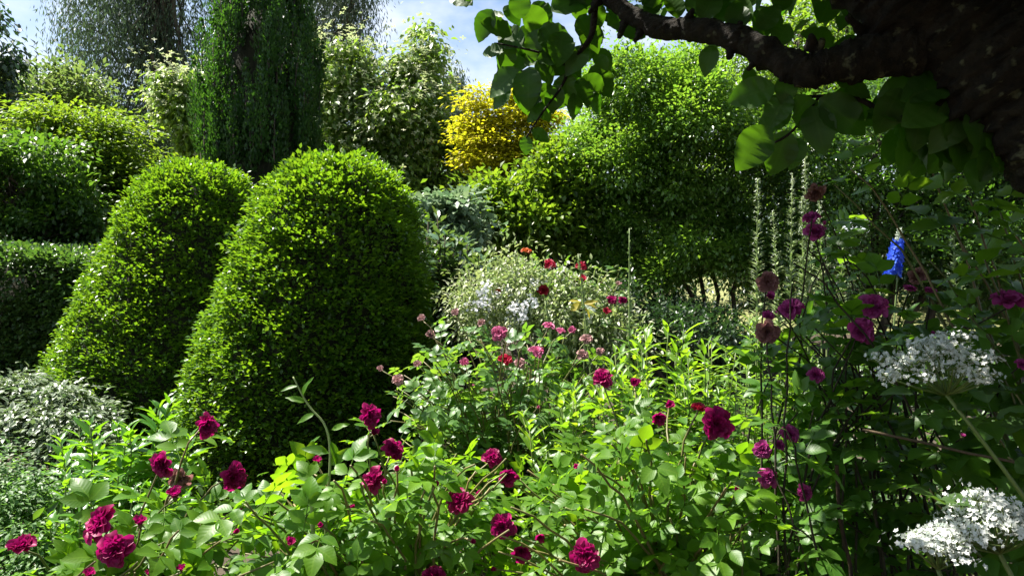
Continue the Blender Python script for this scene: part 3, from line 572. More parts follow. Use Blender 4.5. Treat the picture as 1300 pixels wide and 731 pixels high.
def rose_bush(name, label, base, flowers, tips, leaf, mat='rose', colour='crimson', stem='rose_stem', nleaf=9, t0=.4, cap=290, rad=.0045, tms=None, arch=.55, cat='rose bush', group=None, buds=0, spread=.12):
    base = np.array([base[0], base[1], gz(base[1])]); root = thing(name, label, cat, base, group); LP = []; LY = []; LN = []
    ends = [(P(f[0], f[1], f[3]), f) for f in flowers] + [(t, None) for t in tips]
    for e, f in ends:
        b = base + [U(-1, 1) * spread, U(-1, 1) * spread, 0]; h = e - b
        ctrl = b + h * [arch * .55, arch * .55, .8] + rng.normal(size=3) * .04
        if f is not None: e = e - norm(np.asarray(f[5] if len(f) > 5 else (0, -.5, .6))) * f[2] / F * f[3] * .6
        pth = bez(b, ctrl, e, 14) + np.concatenate([np.zeros((1, 3)), rng.normal(size=(12, 3)) * .0045, np.zeros((1, 3))])
        MB().tube(pth, np.linspace(rad * 1.5, rad * .55, 14), 5).build('cane', M[stem], root)
        p, y, n_ = cane_leaves(pth, nleaf, t0, .93 if f is not None else .99); LP.append(p); LY.append(y); LN.append(n_)
        if f is not None:
            fc = f[5] if len(f) > 5 else norm(np.array([0, -.55, .5]) + rng.normal(size=3) * .35)
            rose_at(root, P(f[0], f[1], f[3]), f[2] / F * f[3], f[6] if len(f) > 6 else colour, f[4], fc)
        elif buds and U(0, 1) < buds:
            if colour not in BUD: BUD[colour] = bud_mesh(M[colour])
            d = norm(pth[-1] - pth[-2]); o = obj_at('bud', BUD[colour], root, pth[-1] + d * .012, np.cross(d, [1, 0, .2]), d, .016); c = bpy.data.objects.new('calyx', CAL); col.objects.link(c); c.parent = o
    LP = np.concatenate(LP); pick(root, tms or RC, mat, LP, np.concatenate(LY), np.concatenate(LN), leaf * U(.65, 1.25, len(LP)), cap)
    return root
def tipbox(n, px, py, Y, top=None):
    o = []
    for _ in range(n):
        x = U(*px); yy = U(*Y); lo = py[0] if top is None else np.interp(x, top[0], top[1]); o.append(P(x, lo + (py[1] - lo) * U(0, 1) ** 1.3, yy))
    return o
QUEUE = []
_rose_bush = rose_bush
def rose_bush(*a, **k):
    QUEUE.append((a, k)); CLEAR.extend((f[0], f[1], f[2] * .95, f[3]) for f in a[3])
FR = (0, -.6, .5); FL = (-.5, -.5, .5); FRt = (.75, -.35, .3); FU = (.1, -.3, .9)
rose_bush('rose_bush', 'low rose bush with crimson blooms beside the lance-leaved clump', (-1.25, 2.15),
    [(30, 692, 18, 1.9, 'cup', (.1, -.5, .75)), (126, 664, 26, 1.85, 'open', (-.5, -.6, .5)), (178, 663, 13, 1.9, 'half', FU), (147, 697, 23, 1.8, 'open', (.1, -.8, .3)), (222, 628, 14, 2.0, 'half', FU), (263, 540, 17, 2.1, 'ragged', FRt),
     (298, 605, 18, 2.1, 'ragged', (.7, -.5, .2)), (204, 590, 17, 2.2, 'ragged', (-.2, -.9, -.1)), (114, 729, 11, 1.8, 'half', FU), (190, 728, 9, 1.85, 'half', FU), (230, 722, 9, 1.8, 'half', FU), (228, 608, 14, 2.25, 'ragged', (.2, -.8, -.2), 'faded')],
    tipbox(40, (60, 350), (600, 770), (1.7, 2.4), ((60, 150, 250, 350), (740, 690, 640, 640))), .145, nleaf=8, t0=.45, buds=.15)
rose_bush('rose_bush', 'dense rose bush with crimson blooms in front of the larger dome', (-.35, 2.2),
    [(470, 527, 16, 2.2, 'ragged', (.5, -.6, .3)), (475, 549, 9, 2.2, 'half', (.2, -.5, .6)), (500, 570, 16, 2.2, 'open', (.5, -.4, .6)), (474, 609, 17, 2.1, 'ragged', (-.3, -.7, .4)), (403, 586, 10, 2.1, 'half', FU),
     (583, 636, 18, 2.0, 'ragged', FR), (370, 687, 9, 1.9, 'half', FR), (551, 729, 16, 1.85, 'open', (0, -.3, .9)), (625, 580, 13, 2.3, 'ragged', FR), (645, 604, 13, 2.25, 'cup', (0, -.9, 0))],
    tipbox(85, (300, 660), (585, 770), (1.7, 2.6), ((300, 380, 440, 560, 660), (640, 590, 590, 570, 575))), .13, nleaf=8, t0=.42, buds=.12)
rose_bush('rose_bush', 'spreading rose bush with deep crimson blooms below the pink rose', (.5, 2.25),
    [(638, 668, 17, 1.95, 'ragged', (0, -.8, .3)), (743, 706, 21, 1.8, 'ragged', (-.3, -.8, .2)), (662, 700, 14, 2.0, 'cup', (0, -.9, -.2)), (686, 680, 10, 2.05, 'half', (0, -.9, -.3)), (765, 480, 14, 2.6, 'open', FR), (806, 487, 10, 2.6, 'half', FR),
     (836, 530, 10, 2.5, 'cup', (0, -.9, -.1)), (850, 515, 9, 2.5, 'half', FR), (911, 538, 22, 2.0, 'open', (.2, -.9, .2)), (888, 516, 10, 2.1, 'ragged', FU, 'red')],
    tipbox(88, (620, 960), (500, 770), (1.7, 2.6), ((620, 700, 800, 900, 960), (610, 575, 550, 580, 640))), .125, nleaf=8, t0=.4, buds=.1)
rose_bush('rose_bush', 'shrub rose with pink and faded blooms in the sunny bed right of the dome', (.0, 3.7),
    [(633, 422, 11, 3.6, 'open', FR, 'pink'), (642, 457, 10, 3.5, 'cup', FR, 'red'), (660, 461, 8, 3.5, 'ragged', FR, 'palepink'), (680, 445, 11, 3.6, 'open', FU, 'pink'), (590, 460, 7, 3.5, 'cup', FR), (505, 482, 8, 3.5, 'open', FR, 'palepink'),
     (530, 462, 6, 3.5, 'cup', FR, 'palepink'), (547, 425, 7, 3.7, 'cup', FR, 'palepink'), (535, 404, 6, 3.7, 'cup', FR, 'palepink'), (611, 410, 6, 3.7, 'cup', FR, 'palepink'), (578, 397, 6, 3.8, 'cup', FR, 'palepink'), (697, 413, 8, 3.7, 'open', FU, 'pink'), (712, 420, 7, 3.7, 'open', FU, 'pink'),
     (726, 419, 6, 3.7, 'cup', FR, 'pink'), (745, 430, 8, 3.7, 'ragged', FR, 'palepink'), (740, 450, 8, 3.7, 'ragged', FR, 'palepink'), (762, 446, 6, 3.7, 'ragged', FR, 'palepink'), (483, 468, 5, 3.5, 'cup', FR, 'palepink')],
    tipbox(120, (490, 770), (430, 640), (3.1, 4.2), ((490, 540, 620, 700, 770), (500, 440, 420, 430, 450))), .12, 'rose2', 'pink', nleaf=9, t0=.35, buds=.1)
rose_bush('rose_bush', 'tall thin rose with small red blooms at the back of the flower bed', (.5, 5.2),
    [(698, 335, 8, 5.1, 'open', FR, 'red'), (690, 368, 8, 5.0, 'open', FR, 'red'), (738, 337, 7, 5.1, 'ragged', FR, 'red'), (740, 354, 6, 5.0, 'cup', FR, 'red'), (668, 318, 7, 5.3, 'ragged', FU, 'orange'), (777, 380, 7, 4.9, 'open', FR, 'crimson'), (790, 381, 6, 4.9, 'open', FR, 'crimson'), (770, 395, 6, 4.8, 'cup', FR, 'red'), (632, 370, 4, 5.0, 'open', FR, 'orange'), (785, 360, 4, 5.0, 'cup', FR, 'palepink')],
    tipbox(30, (640, 800), (335, 420), (4.9, 5.5)), .11, 'rose2', 'red', nleaf=9, t0=.45, cap=240)
MV = 'mauve'
rose_bush('rose_bush', 'tall old rose with mauve-pink blooms in the shade of the apple tree', (1.15, 2.45),
    [(1030, 276, 11, 2.5, 'open', (-.3, -.4, .7), MV), (1035, 294, 14, 2.5, 'ragged', FR, MV), (1035, 245, 13, 2.55, 'ragged', (0, -.6, -.5), 'faded'), (1003, 392, 17, 2.3, 'open', (-.5, -.4, .7), MV), (975, 401, 9, 2.3, 'cup', FR, MV), (974, 421, 16, 2.25, 'open', (0, -.9, -.3), 'faded'), (975, 358, 14, 2.35, 'open', (0, -.9, .0), 'faded'), (978, 377, 9, 2.35, 'half', FR, MV),
     (1110, 388, 18, 2.2, 'ragged', (-.1, -.7, .5), MV), (1093, 419, 18, 2.15, 'open', (0, -.9, .3), MV), (1155, 366, 9, 2.3, 'open', FU, MV), (1181, 369, 9, 2.3, 'open', FU, MV), (1165, 350, 12, 2.4, 'ragged', (0, -.8, -.2), 'faded'), (1280, 380, 20, 1.9, 'open', (-.2, -.35, .9), MV), (1036, 475, 11, 2.2, 'ragged', FR, MV),
     (968, 571, 12, 2.2, 'open', (-.3, -.8, .2), MV), (1003, 550, 12, 2.25, 'open', FR, MV), (975, 605, 13, 2.2, 'ragged', FR, MV), (1022, 625, 12, 2.15, 'open', (.3, -.8, .2), MV), (990, 565, 8, 2.3, 'cup', FR, MV), (1222, 553, 5, 1.9, 'half', FU, MV), (1297, 462, 8, 1.8, 'open', FR, MV)],
    tipbox(56, (950, 1290), (260, 740), (1.9, 2.8), ((950, 1020, 1080, 1180, 1290), (470, 250, 330, 380, 400))), .15, 'rose3', MV, 'dark_stem', nleaf=8, t0=.4, rad=.0038, buds=.1, spread=.42)
rose_bush('climbing_rose', 'large-leaved rambling rose reaching in under the apple trunk', (1.75, 2.0),
    [], [P(*q) for q in ((1215, 300, 2.0), (1250, 330, 1.9), (1290, 300, 1.8), (1230, 250, 2.1), (1180, 330, 2.1), (1270, 270, 2.0), (1300, 350, 1.8), (1080, 215, 2.3), (1060, 235, 2.4), (1165, 190, 2.3), (1230, 400, 1.9), (1260, 440, 1.9), (1190, 400, 2.1), (1290, 500, 1.8), (1240, 530, 1.9), (1280, 580, 1.8), (1200, 570, 2.0), (1295, 620, 1.8), (1180, 620, 2.0))],
    .2, 'rose3', nleaf=7, t0=.55, tms=RC3 + RC[:1], stem='rose_stem', arch=.9, cat='climber', spread=.2)

for px, tp, Y in ((962, 232, 4.3), (1006, 240, 4.4), (981, 275, 4.4), (799, 292, 4.0), (734, 325, 4.2)): CLEAR.extend((px, tp + 14 * i, 7, Y) for i in range(10 if px > 900 else 8))
CLEAR += [(1142, 296, 9, 4.4), (1139, 312, 11, 4.4), (1136, 328, 12, 4.4), (1134, 344, 12, 4.4), (640, 388, 14, 4.6), (618, 392, 12, 4.6), (665, 390, 14, 4.6), (880, 370, 18, 9.), (900, 368, 18, 9.), (1150, 470, 24, 1.7), (1190, 455, 34, 1.7), (1230, 460, 24, 1.7), (1240, 670, 30, 1.42), (1285, 650, 30, 1.42), (1190, 690, 28, 1.42)]
for a, k in QUEUE: _rose_bush(*a, **k)
def stem_plant(name, label, cat, base, tips, tms, mat, leaf, gap, whorl=2, t0=.25, up=.5, cap=290, smat='stem', rad=.004, group=None, spread=.5, flower=None):
    base = np.array([base[0], base[1], gz(base[1])]); root = thing(name, label, cat, base, group); LP = []; LY = []; LN = []; LS = []
    for e in tips:
        e = np.asarray(e); b = base + (e - base) * [spread, spread, 0] + rng.normal(size=3) * [.03, .03, 0]; b[2] = base[2]
        pth = wob(b, e, 8, .008); MB().tube(pth, np.linspace(rad * 1.4, rad * .6, 8), 5).build('stem', M[smat], root)
        ln = np.linalg.norm(e - b); n = max(3, int(ln * (1 - t0) / gap)); a0 = U(0, 6.28)
        for i in range(n + 1):
            t = t0 + (1 - t0) * i / n; p = b + (e - b) * t; q = np.interp(t, np.linspace(0, 1, 8), pth[:, 0]), np.interp(t, np.linspace(0, 1, 8), pth[:, 1]), p[2]
            sz = leaf * (.55 + .45 * math.sin(math.pi * min(1, (1 - t) * 1.1 + .12)) ** .5) * (1 if i < n else .6)
            for w in range(whorl):
                a = a0 + i * (1.57 if whorl == 2 else 2.4) + w * 2 * math.pi / whorl + U(-.25, .25); uu = up + (1.0 * max(0, t - .8) / .2)
                y = np.array([math.cos(a), math.sin(a), uu + U(-.2, .2)]); LP.append(q); LY.append(y); LN.append(np.array([-y[0] * uu, -y[1] * uu, 1]) + rng.normal(size=3) * .2); LS.append(sz * U(.8, 1.15))
        if flower: flower(root, pth[-1])
    pick(root, tms, mat, np.array(LP), np.array(LY), np.array(LN), np.array(LS), cap); return root
stem_plant('phlox_clump', 'leafy green clump with whorled lance leaves below the left dome', 'perennial', (-1.95, 3.6), tipbox(44, (75, 245), (512, 640), (3.3, 3.9), ((60, 100, 130, 180, 215, 245), (560, 530, 545, 510, 512, 560))), PHL, 'phlox', .135, .055)
stem_plant('phlox_clump', 'lower leafy clump at the foot of the whorled plants', 'perennial', (-1.75, 3.0), tipbox(30, (60, 235), (600, 740), (2.8, 3.3)), PHL, 'phlox', .1, .05)
stem_plant('goldenrod_clump', 'bright green lance-leaved clump in full sun right of the pink rose', 'perennial', (.8, 3.9), tipbox(34, (770, 880), (395, 520), (3.6, 4.2), ((770, 820, 850, 880), (460, 405, 395, 430))), LANCE, 'lance', .15, .035, whorl=1, up=.55)
stem_plant('goldenrod_clump', 'arching lance-leaved clump in front of the dark shrub', 'perennial', (1.0, 3.6), tipbox(34, (860, 960), (415, 600), (3.2, 3.9), ((860, 900, 930, 960), (450, 430, 440, 470))), LANCE, 'lance', .14, .035, whorl=1, up=.3)
stem_plant('aster_clump', 'feathery yellow-green clump at the foot of the tall pale spires', 'perennial', (1.5, 4.2), tipbox(44, (915, 1060), (390, 560), (3.9, 4.5), ((915, 950, 1000, 1060), (450, 400, 400, 430))), LANCE, 'feather', .095, .022, whorl=1, up=.4)
stem_plant('phlox_clump', 'pale green clump with toothed leaves under the pink rose', 'perennial', (.55, 3.0), tipbox(40, (640, 830), (480, 640), (2.8, 3.3)), PHL + LANCE[:1], 'lance', .1, .045)
stem_plant('rhododendron', 'evergreen shrub with long leathery leaves tucked behind the larger dome', 'shrub', (-.55, 6.3), tipbox(62, (525, 625), (265, 390), (6.0, 6.7), ((515, 560, 625), (255, 275, 335))), RHO, 'rhodo', .2, .035, whorl=1, t0=.5, up=.1, smat='dark_stem', rad=.008)
def shoot(label, pts, Y, lv, r=.005, mt='rose'):
    pts = np.array([P(a, b, Y) for a, b in pts]); base = np.array([pts[0][0] - .02, Y + .05, 0]); root = thing('arching_shoot', label, 'rose shoot', base)
    q = np.concatenate([[base], pts]); t = np.linspace(0, len(q) - 1, 24); p = np.stack([np.interp(t, np.arange(len(q)), q[:, c]) for c in range(3)], 1)
    for _ in range(2): p[1:-1] = (p[:-2] + 2 * p[1:-1] + p[2:]) / 4
    MB().tube(p, np.linspace(r, r * .4, 24), 6).build('stem', M['pale_stem'], root)
    Pp = np.array([P(a, b, Y) for a, b, _, _ in lv]); Yd = np.array([(math.cos(R(h)), -.2, math.sin(R(h))) for _, _, _, h in lv]); S = np.array([l / F * Y for _, _, l, _ in lv])
    pick(root, PHL + BIG[:1], mt, Pp, Yd, np.tile([.2, -.7, .6], (len(Pp), 1)) + rng.normal(size=(len(Pp), 3)) * .3, S)
shoot('pale green shoot arching over in front of the larger dome', [(412, 720), (414, 660), (419, 600), (420, 560), (412, 535), (400, 525), (388, 510), (378, 490), (372, 478)], 2.0,
      [(400, 525, 26, 200), (388, 510, 26, 160), (384, 505, 30, 75), (378, 490, 22, 190), (420, 560, 34, -70), (418, 570, 38, -130), (419, 590, 40, 40), (418, 575, 36, 160), (419, 600, 38, 230), (421, 545, 26, 20), (418, 615, 40, -30), (417, 630, 42, 200)])
shoot('stout bristly shoot with a bud beside the arching pale one', [(398, 720), (397, 660), (395, 630), (394, 612)], 1.95, [(396, 660, 40, 20), (396, 670, 44, 165), (397, 690, 46, -20)], .009)
shoot('short stem with yellowed leaves among the red blooms', [(742, 440), (742, 410), (740, 390), (738, 382)], 4.5, [(740, 386, 20, 15), (742, 384, 18, -20), (738, 384, 18, 170), (738, 386, 16, 205), (741, 390, 16, -50)], .004, 'yellowleaf')
def low_mass(name, label, cat, blobs, ncl, per, cr, L, tm, mode, mat, base, stems=8, extra=None, shell=.5, smat='stem'):
    base = np.array([base[0], base[1], gz(base[1]) - .01]); root = thing(name, label, cat, base)
    mb, C, O = foliage(blobs, ncl, per, cr, L, tm, mode, shell, True); mb.build('foliage', M[mat], root, 'stuff')
    for i in rng.choice(len(C), min(stems, len(C)), False): MB().tube(bez(base + rng.normal(size=3) * [.06, .06, 0], (base + C[i]) / 2 + [0, 0, .1], C[i], 7), np.linspace(.006, .002, 7), 4).build('stem', M[smat], root)
    if extra: extra(root, C, O)
    return root
low_mass('dogwood_shrub', 'low silvery variegated shrub in front of the clipped hedge', 'shrub', [blob(22, 500, 30, 20, 5.6), blob(70, 508, 26, 20, 5.5), blob(112, 520, 24, 22, 5.5), blob(-25, 515, 30, 26, 5.5), blob(45, 535, 34, 20, 5.2), blob(95, 548, 34, 22, 5.2), blob(0, 555, 34, 26, 5.1), blob(55, 575, 44, 26, 5.0), blob(120, 570, 26, 24, 5.1)], 520, 22, (.07, .07, .03), .055, leaf_t(3, .48, .15, .15), 'layer', 'silver', (-3.4, 5.5), 14)
low_mass('ferny_plant', 'soft bright green ferny plant at the left edge of the bed', 'perennial', [blob(15, 650, 55, 55, 3.3), blob(-40, 640, 60, 70, 3.3), blob(40, 720, 60, 45, 3.1)], 340, 36, (.045, .045, .02), .028, DIAMOND, 'layer', 'ferny', (-2.2, 3.3), 12)
def lil(root, C, O):
    for _ in range(20):
        p = P(U(598, 684), 388 + rng.normal() * 14, U(4.55, 4.9)); n = 16
        MB().scatter(star_t(5, .6, .1), p + rng.normal(size=(n, 3)) * .022, rng.normal(size=(n, 3)), rng.normal(size=(n, 3)) * .6 + [0, -.6, .6], .014).build('flower_head', M['lilac'], root)
    for q in ((651, 349, 5), (712, 345, 5.1), (745, 395, 4.8)):
        MB().scatter(star_t(5, .6, .1), P(*q) + rng.normal(size=(24, 3)) * .025, rng.normal(size=(24, 3)), rng.normal(size=(24, 3)) + [0, -.6, .6], .018).build('flower_head', M['white'], root)
low_mass('variegated_shrub', 'airy cream-variegated shrub with white and lilac flower heads in the bed', 'shrub', [blob(640, 375, 60, 50, 5), blob(690, 385, 60, 50, 5), blob(740, 400, 50, 50, 5), blob(600, 400, 42, 45, 5), blob(660, 345, 32, 26, 5.1), blob(770, 430, 40, 40, 4.9)], 520, 20, (.06, .06, .05), .038, leaf_t(3, .42, .15, .15), 'spread', 'varieg', (.3, 5.0), 40, lil, .2)
low_mass('ground_cover', 'leafy dark green ground cover between the border plants', 'ground cover', [(-1.5, 3.2, .12, 2.0, 1.2, .22), (.6, 3.4, .2, 1.6, 1.4, .28), (1.9, 3.0, .25, 1.2, 1.6, .35), (0, 5.0, .2, 2.5, .8, .3), (-3.6, 4.6, .06, 1.4, 1.3, .14), (2.6, 4.8, .5, 1.6, 1.2, .55), (0, 1.6, .15, 1.6, .5, .25)], 1500, 14, (.1, .1, .06), .06, leaf_t(3, .5, .18, .2), 'spread', 'shrub', (0, 3.2), 20)['kind'] = 'stuff'
low_mass('white_campion', 'small clump of white flowers low in the shade of the old rose', 'perennial', [blob(975, 690, 40, 40, 2.7), blob(1000, 720, 50, 35, 2.6)], 60, 14, (.04, .04, .03), .05, LEAF4, 'spread', 'shrub', (1.0, 2.7), 8,
   lambda r_, C, O: [MB().scatter(star_t(5, .6, .1), P(U(948, 1010), U(662, 705), U(2.55, 2.65)) + rng.normal(size=(12, 3)) * .014, rng.normal(size=(12, 3)), rng.normal(size=(12, 3)) * .5 + [0, -.7, .6], .013).build('flower_head', M['white'], r_) for _ in range(16)])

# spires
def spire(name, label, px, top, bot, Y, kind, lean=0., group=None):
    tip = P(px, top, Y); b = P(px + lean, bot, Y); base = np.array([b[0] + (b[0] - tip[0]) * .4, Y, gz(Y)]); root = thing(name, label, 'flower spike', base, group)
    pth = bez(base, (base + tip) / 2 + [(b[0] - tip[0]) * .3, 0, 0], tip, 16); MB().tube(pth, np.linspace(.008, .003, 16), 6).build('stem', M['pale_stem'], root)
    h = tip[2] - b[2]
    n = int(h / .0045) if kind != 'pod' else int(h / .012); t = U(0, 1, n); z = tip[2] - h * t; c = np.stack([np.interp(z, pth[:, 2], pth[:, 0]), np.interp(z, pth[:, 2], pth[:, 1]), z], 1); a = U(0, 6.28, n)
    s = np.stack([np.cos(a), np.sin(a), np.full(n, .7)], 1); L = (.024 + .065 * t) if kind != 'pod' else .018 + .01 * t
    if kind == 'pod': MB().scatter(leaf_t(3, .7, .3, -.1), c, s, s[:, [1, 0, 2]] * [1, -1, .2] + [0, 0, .5], L).build('seed_pods', M['pale_stem'], root, 'stuff')
    else:
        MB().scatter(BLADE4, c, s + [0, 0, .4], np.array([0, 0, 1.]) - s * .3, L).build('foliage', M['feather'] if kind == 'leafy' else M['pale_stem'], root, 'stuff')
        MB().scatter(star_t(4, .7, .2), c[::2] + s[::2] * L[::2, None] * .45, rng.normal(size=(len(c[::2]), 3)), s[::2], .009).build('florets', M['budwhite'], root, 'stuff')
spire('toadflax_spire', 'tallest pale green flower spike beside the mauve roses', 962, 228, 430, 4.3, 'toad', -2)
spire('toadflax_spire', 'slender pale spike next to the tallest one', 1006, 222, 430, 4.4, 'toad', -4)
spire('toadflax_spire', 'thin leaning pale spike between the two tallest spikes', 981, 268, 420, 4.45, 'toad', 12)
for k, (px, tp) in enumerate(((1018, 250), (1030, 285), (1050, 300), (1022, 200), (1068, 270), (1040, 240))):
    spire('toadflax_spire', 'pale feathery spike in the cluster behind the highest mauve blooms', px, tp, 430, 4.3 + .1 * (k % 3), 'toad', U(-6, 6), 'pale spikes behind the roses')
spire('toadflax_spire', 'small pale spike right of the blue delphinium', 1211, 296, 400, 3.4, 'toad', 4)
spire('foxglove_spire', 'upright green seed spike standing above the lance-leaved clump', 799, 290, 480, 4.0, 'pod', 0)
spire('foxglove_spire', 'bent green seed spike beside the small red blooms', 734, 322, 480, 4.2, 'pod', 22)
spire('foxglove_spire', 'short curved green spike in the pink rose', 692, 382, 520, 3.9, 'pod', 25)
def delphinium():
    Y = 4.4; tip = P(1143, 289, Y); b = P(1133, 350, Y); base = np.array([b[0] - .05, Y, gz(Y)]); root = thing('delphinium', 'bright blue delphinium spike with pale bud tip', 'flower spike', base)
    MB().tube(bez(base, (base + b) / 2, tip, 14), np.linspace(.009, .003, 14), 6).build('stem', M['pale_stem'], root)
    fl = MB().add(*star_t(5, .75, .18, 3)).mesh('floret', M['blue'])
    for i in range(70):
        t = .28 + .72 * i / 69; c = tip + (b - tip) * t; a = i * 2.4; s = np.array([math.cos(a), math.sin(a), .15]); r = .018 + .022 * t ** .7
        obj_at('floret', fl, root, c + s * r, np.cross(s, [0, 0, 1.]) + rng.normal(size=3) * .3, s, .019 + .008 * t)
    t = U(0, .3, 34); a = U(0, 6.28, 34); s = np.stack([np.cos(a), np.sin(a), np.full(34, .5)], 1); c = tip + (b - tip) * t[:, None]
    MB().scatter(leaf_t(3, .7, .3, -.2), c, s, np.cross(s, [0, .2, 1.]), .02 + .02 * t).build('buds', M['budwhite'], root, 'stuff')
delphinium()

# valerian umbels
def valerian(label, px, py, rx, ry, Y, foot, nsub, leaves=()):
    c = P(px, py, Y); rX = rx / F * Y; rZ = ry / F * Y; base = np.array([foot[0], foot[1], 0]); root = thing('valerian', label, 'flower', base, 'white valerian flowers')
    hub = c + [rX * .25, .02, -rZ * 1.25]
    MB().tube(bez(base, (base + hub) / 2 + [.04, 0, .12], hub, 14), np.linspace(.008, .0045, 14), 7).build('stem', M['stem'], root)
    fl = star_t(5, .75, .25)
    for i in range(nsub):
        a = i * 2.39996; r = math.sqrt((i + .5) / nsub); s = c + np.array([math.cos(a) * r * rX, math.sin(a) * r * rX * .8, rZ * (.55 - .9 * r * r) + rng.normal() * rZ * .25])
        MB().tube(bez(hub, (hub + s) / 2 + np.array([math.cos(a), math.sin(a), -.6]) * rX * .1, s - [0, 0, .008], 6), [.003, .0026, .0023, .002, .0017, .0014], 4).build('ray', M['stem'], root)
        n = 46; g = rng.normal(size=(n, 3)) * [.016, .016, .008]; d = norm(g + [0, 0, .022])
        MB().scatter(fl, s + g, rng.normal(size=(n, 3)), d + rng.normal(size=(n, 3)) * .3, U(.0045, .0068, n)).build('flower_head', M['white'], root)
        tw = MB()
        for q in g[::4]: tw.tube([s - [0, 0, .012], s + q], [.001, .0008], 3)
        tw.build('twigs', M['stem'], root, 'stuff')
    if leaves:
        Lp = np.array([P(*l[:3]) for l in leaves]); Ly = np.array([l[3] for l in leaves], float); pick(root, BIG, 'valleaf', Lp, Ly, np.tile([0, -.35, 1.], (len(Lp), 1)) + rng.normal(size=(len(Lp), 3)) * .2, .075)
valerian('domed white flower cluster among the mauve roses', 1190, 458, 72, 36, 1.75, (1.7, 1.5), 26, [(1215, 520, 1.75, (1, 0, .2)), (1250, 500, 1.75, (1, .2, .3)), (1270, 540, 1.7, (.7, -.3, .1)), (1160, 500, 1.8, (-1, .1, .2))])
valerian('lower white flower cluster at the foot of the old rose', 1262, 662, 62, 36, 1.45, (1.25, 1.3), 26, [(1240, 640, 1.5, (-1, .2, .2)), (1200, 640, 1.5, (-.7, .1, .4)), (1290, 600, 1.5, (.6, 0, .3))])
valerian('small white flower cluster beside the lower larger one', 1190, 690, 34, 30, 1.45, (1.0, 1.35), 11)

# plant supports
def rod(name, label, cat, pts, r, mat):
    pts = np.array(pts); root = MB().tube(pts, r, 7).build(name, M[mat], origin=pts[0]); tag(root, label, cat); return root
rod('garden_cane', 'thin brown cane slanting across the shaded old rose', 'cane', wob(P(1095, 545, 2.0), P(1330, 596, 1.75), 6, .004), .0038, 'cane')
rod('plant_support', 'dark upright metal rod among the old rose stems', 'plant support', [P(1108, 420, 2.3), P(1110, 560, 2.3), np.array([P(1112, 0, 2.3)[0], 2.3, -.05])], .0045, 'metal')
rod('plant_support', 'dark curved metal rod at the left of the old rose', 'plant support', [P(1062, 590, 2.0), P(1066, 660, 2.0), P(1080, 720, 2.0), np.array([P(1092, 0, 2.0)[0], 2.0, -.05])], .0055, 'metal')
rod('garden_cane', 'dark diagonal cane leaning between the two domes', 'cane', [P(330, 455, 6.4), P(352, 505, 6.0)], .01, 'cane') if 0 else None

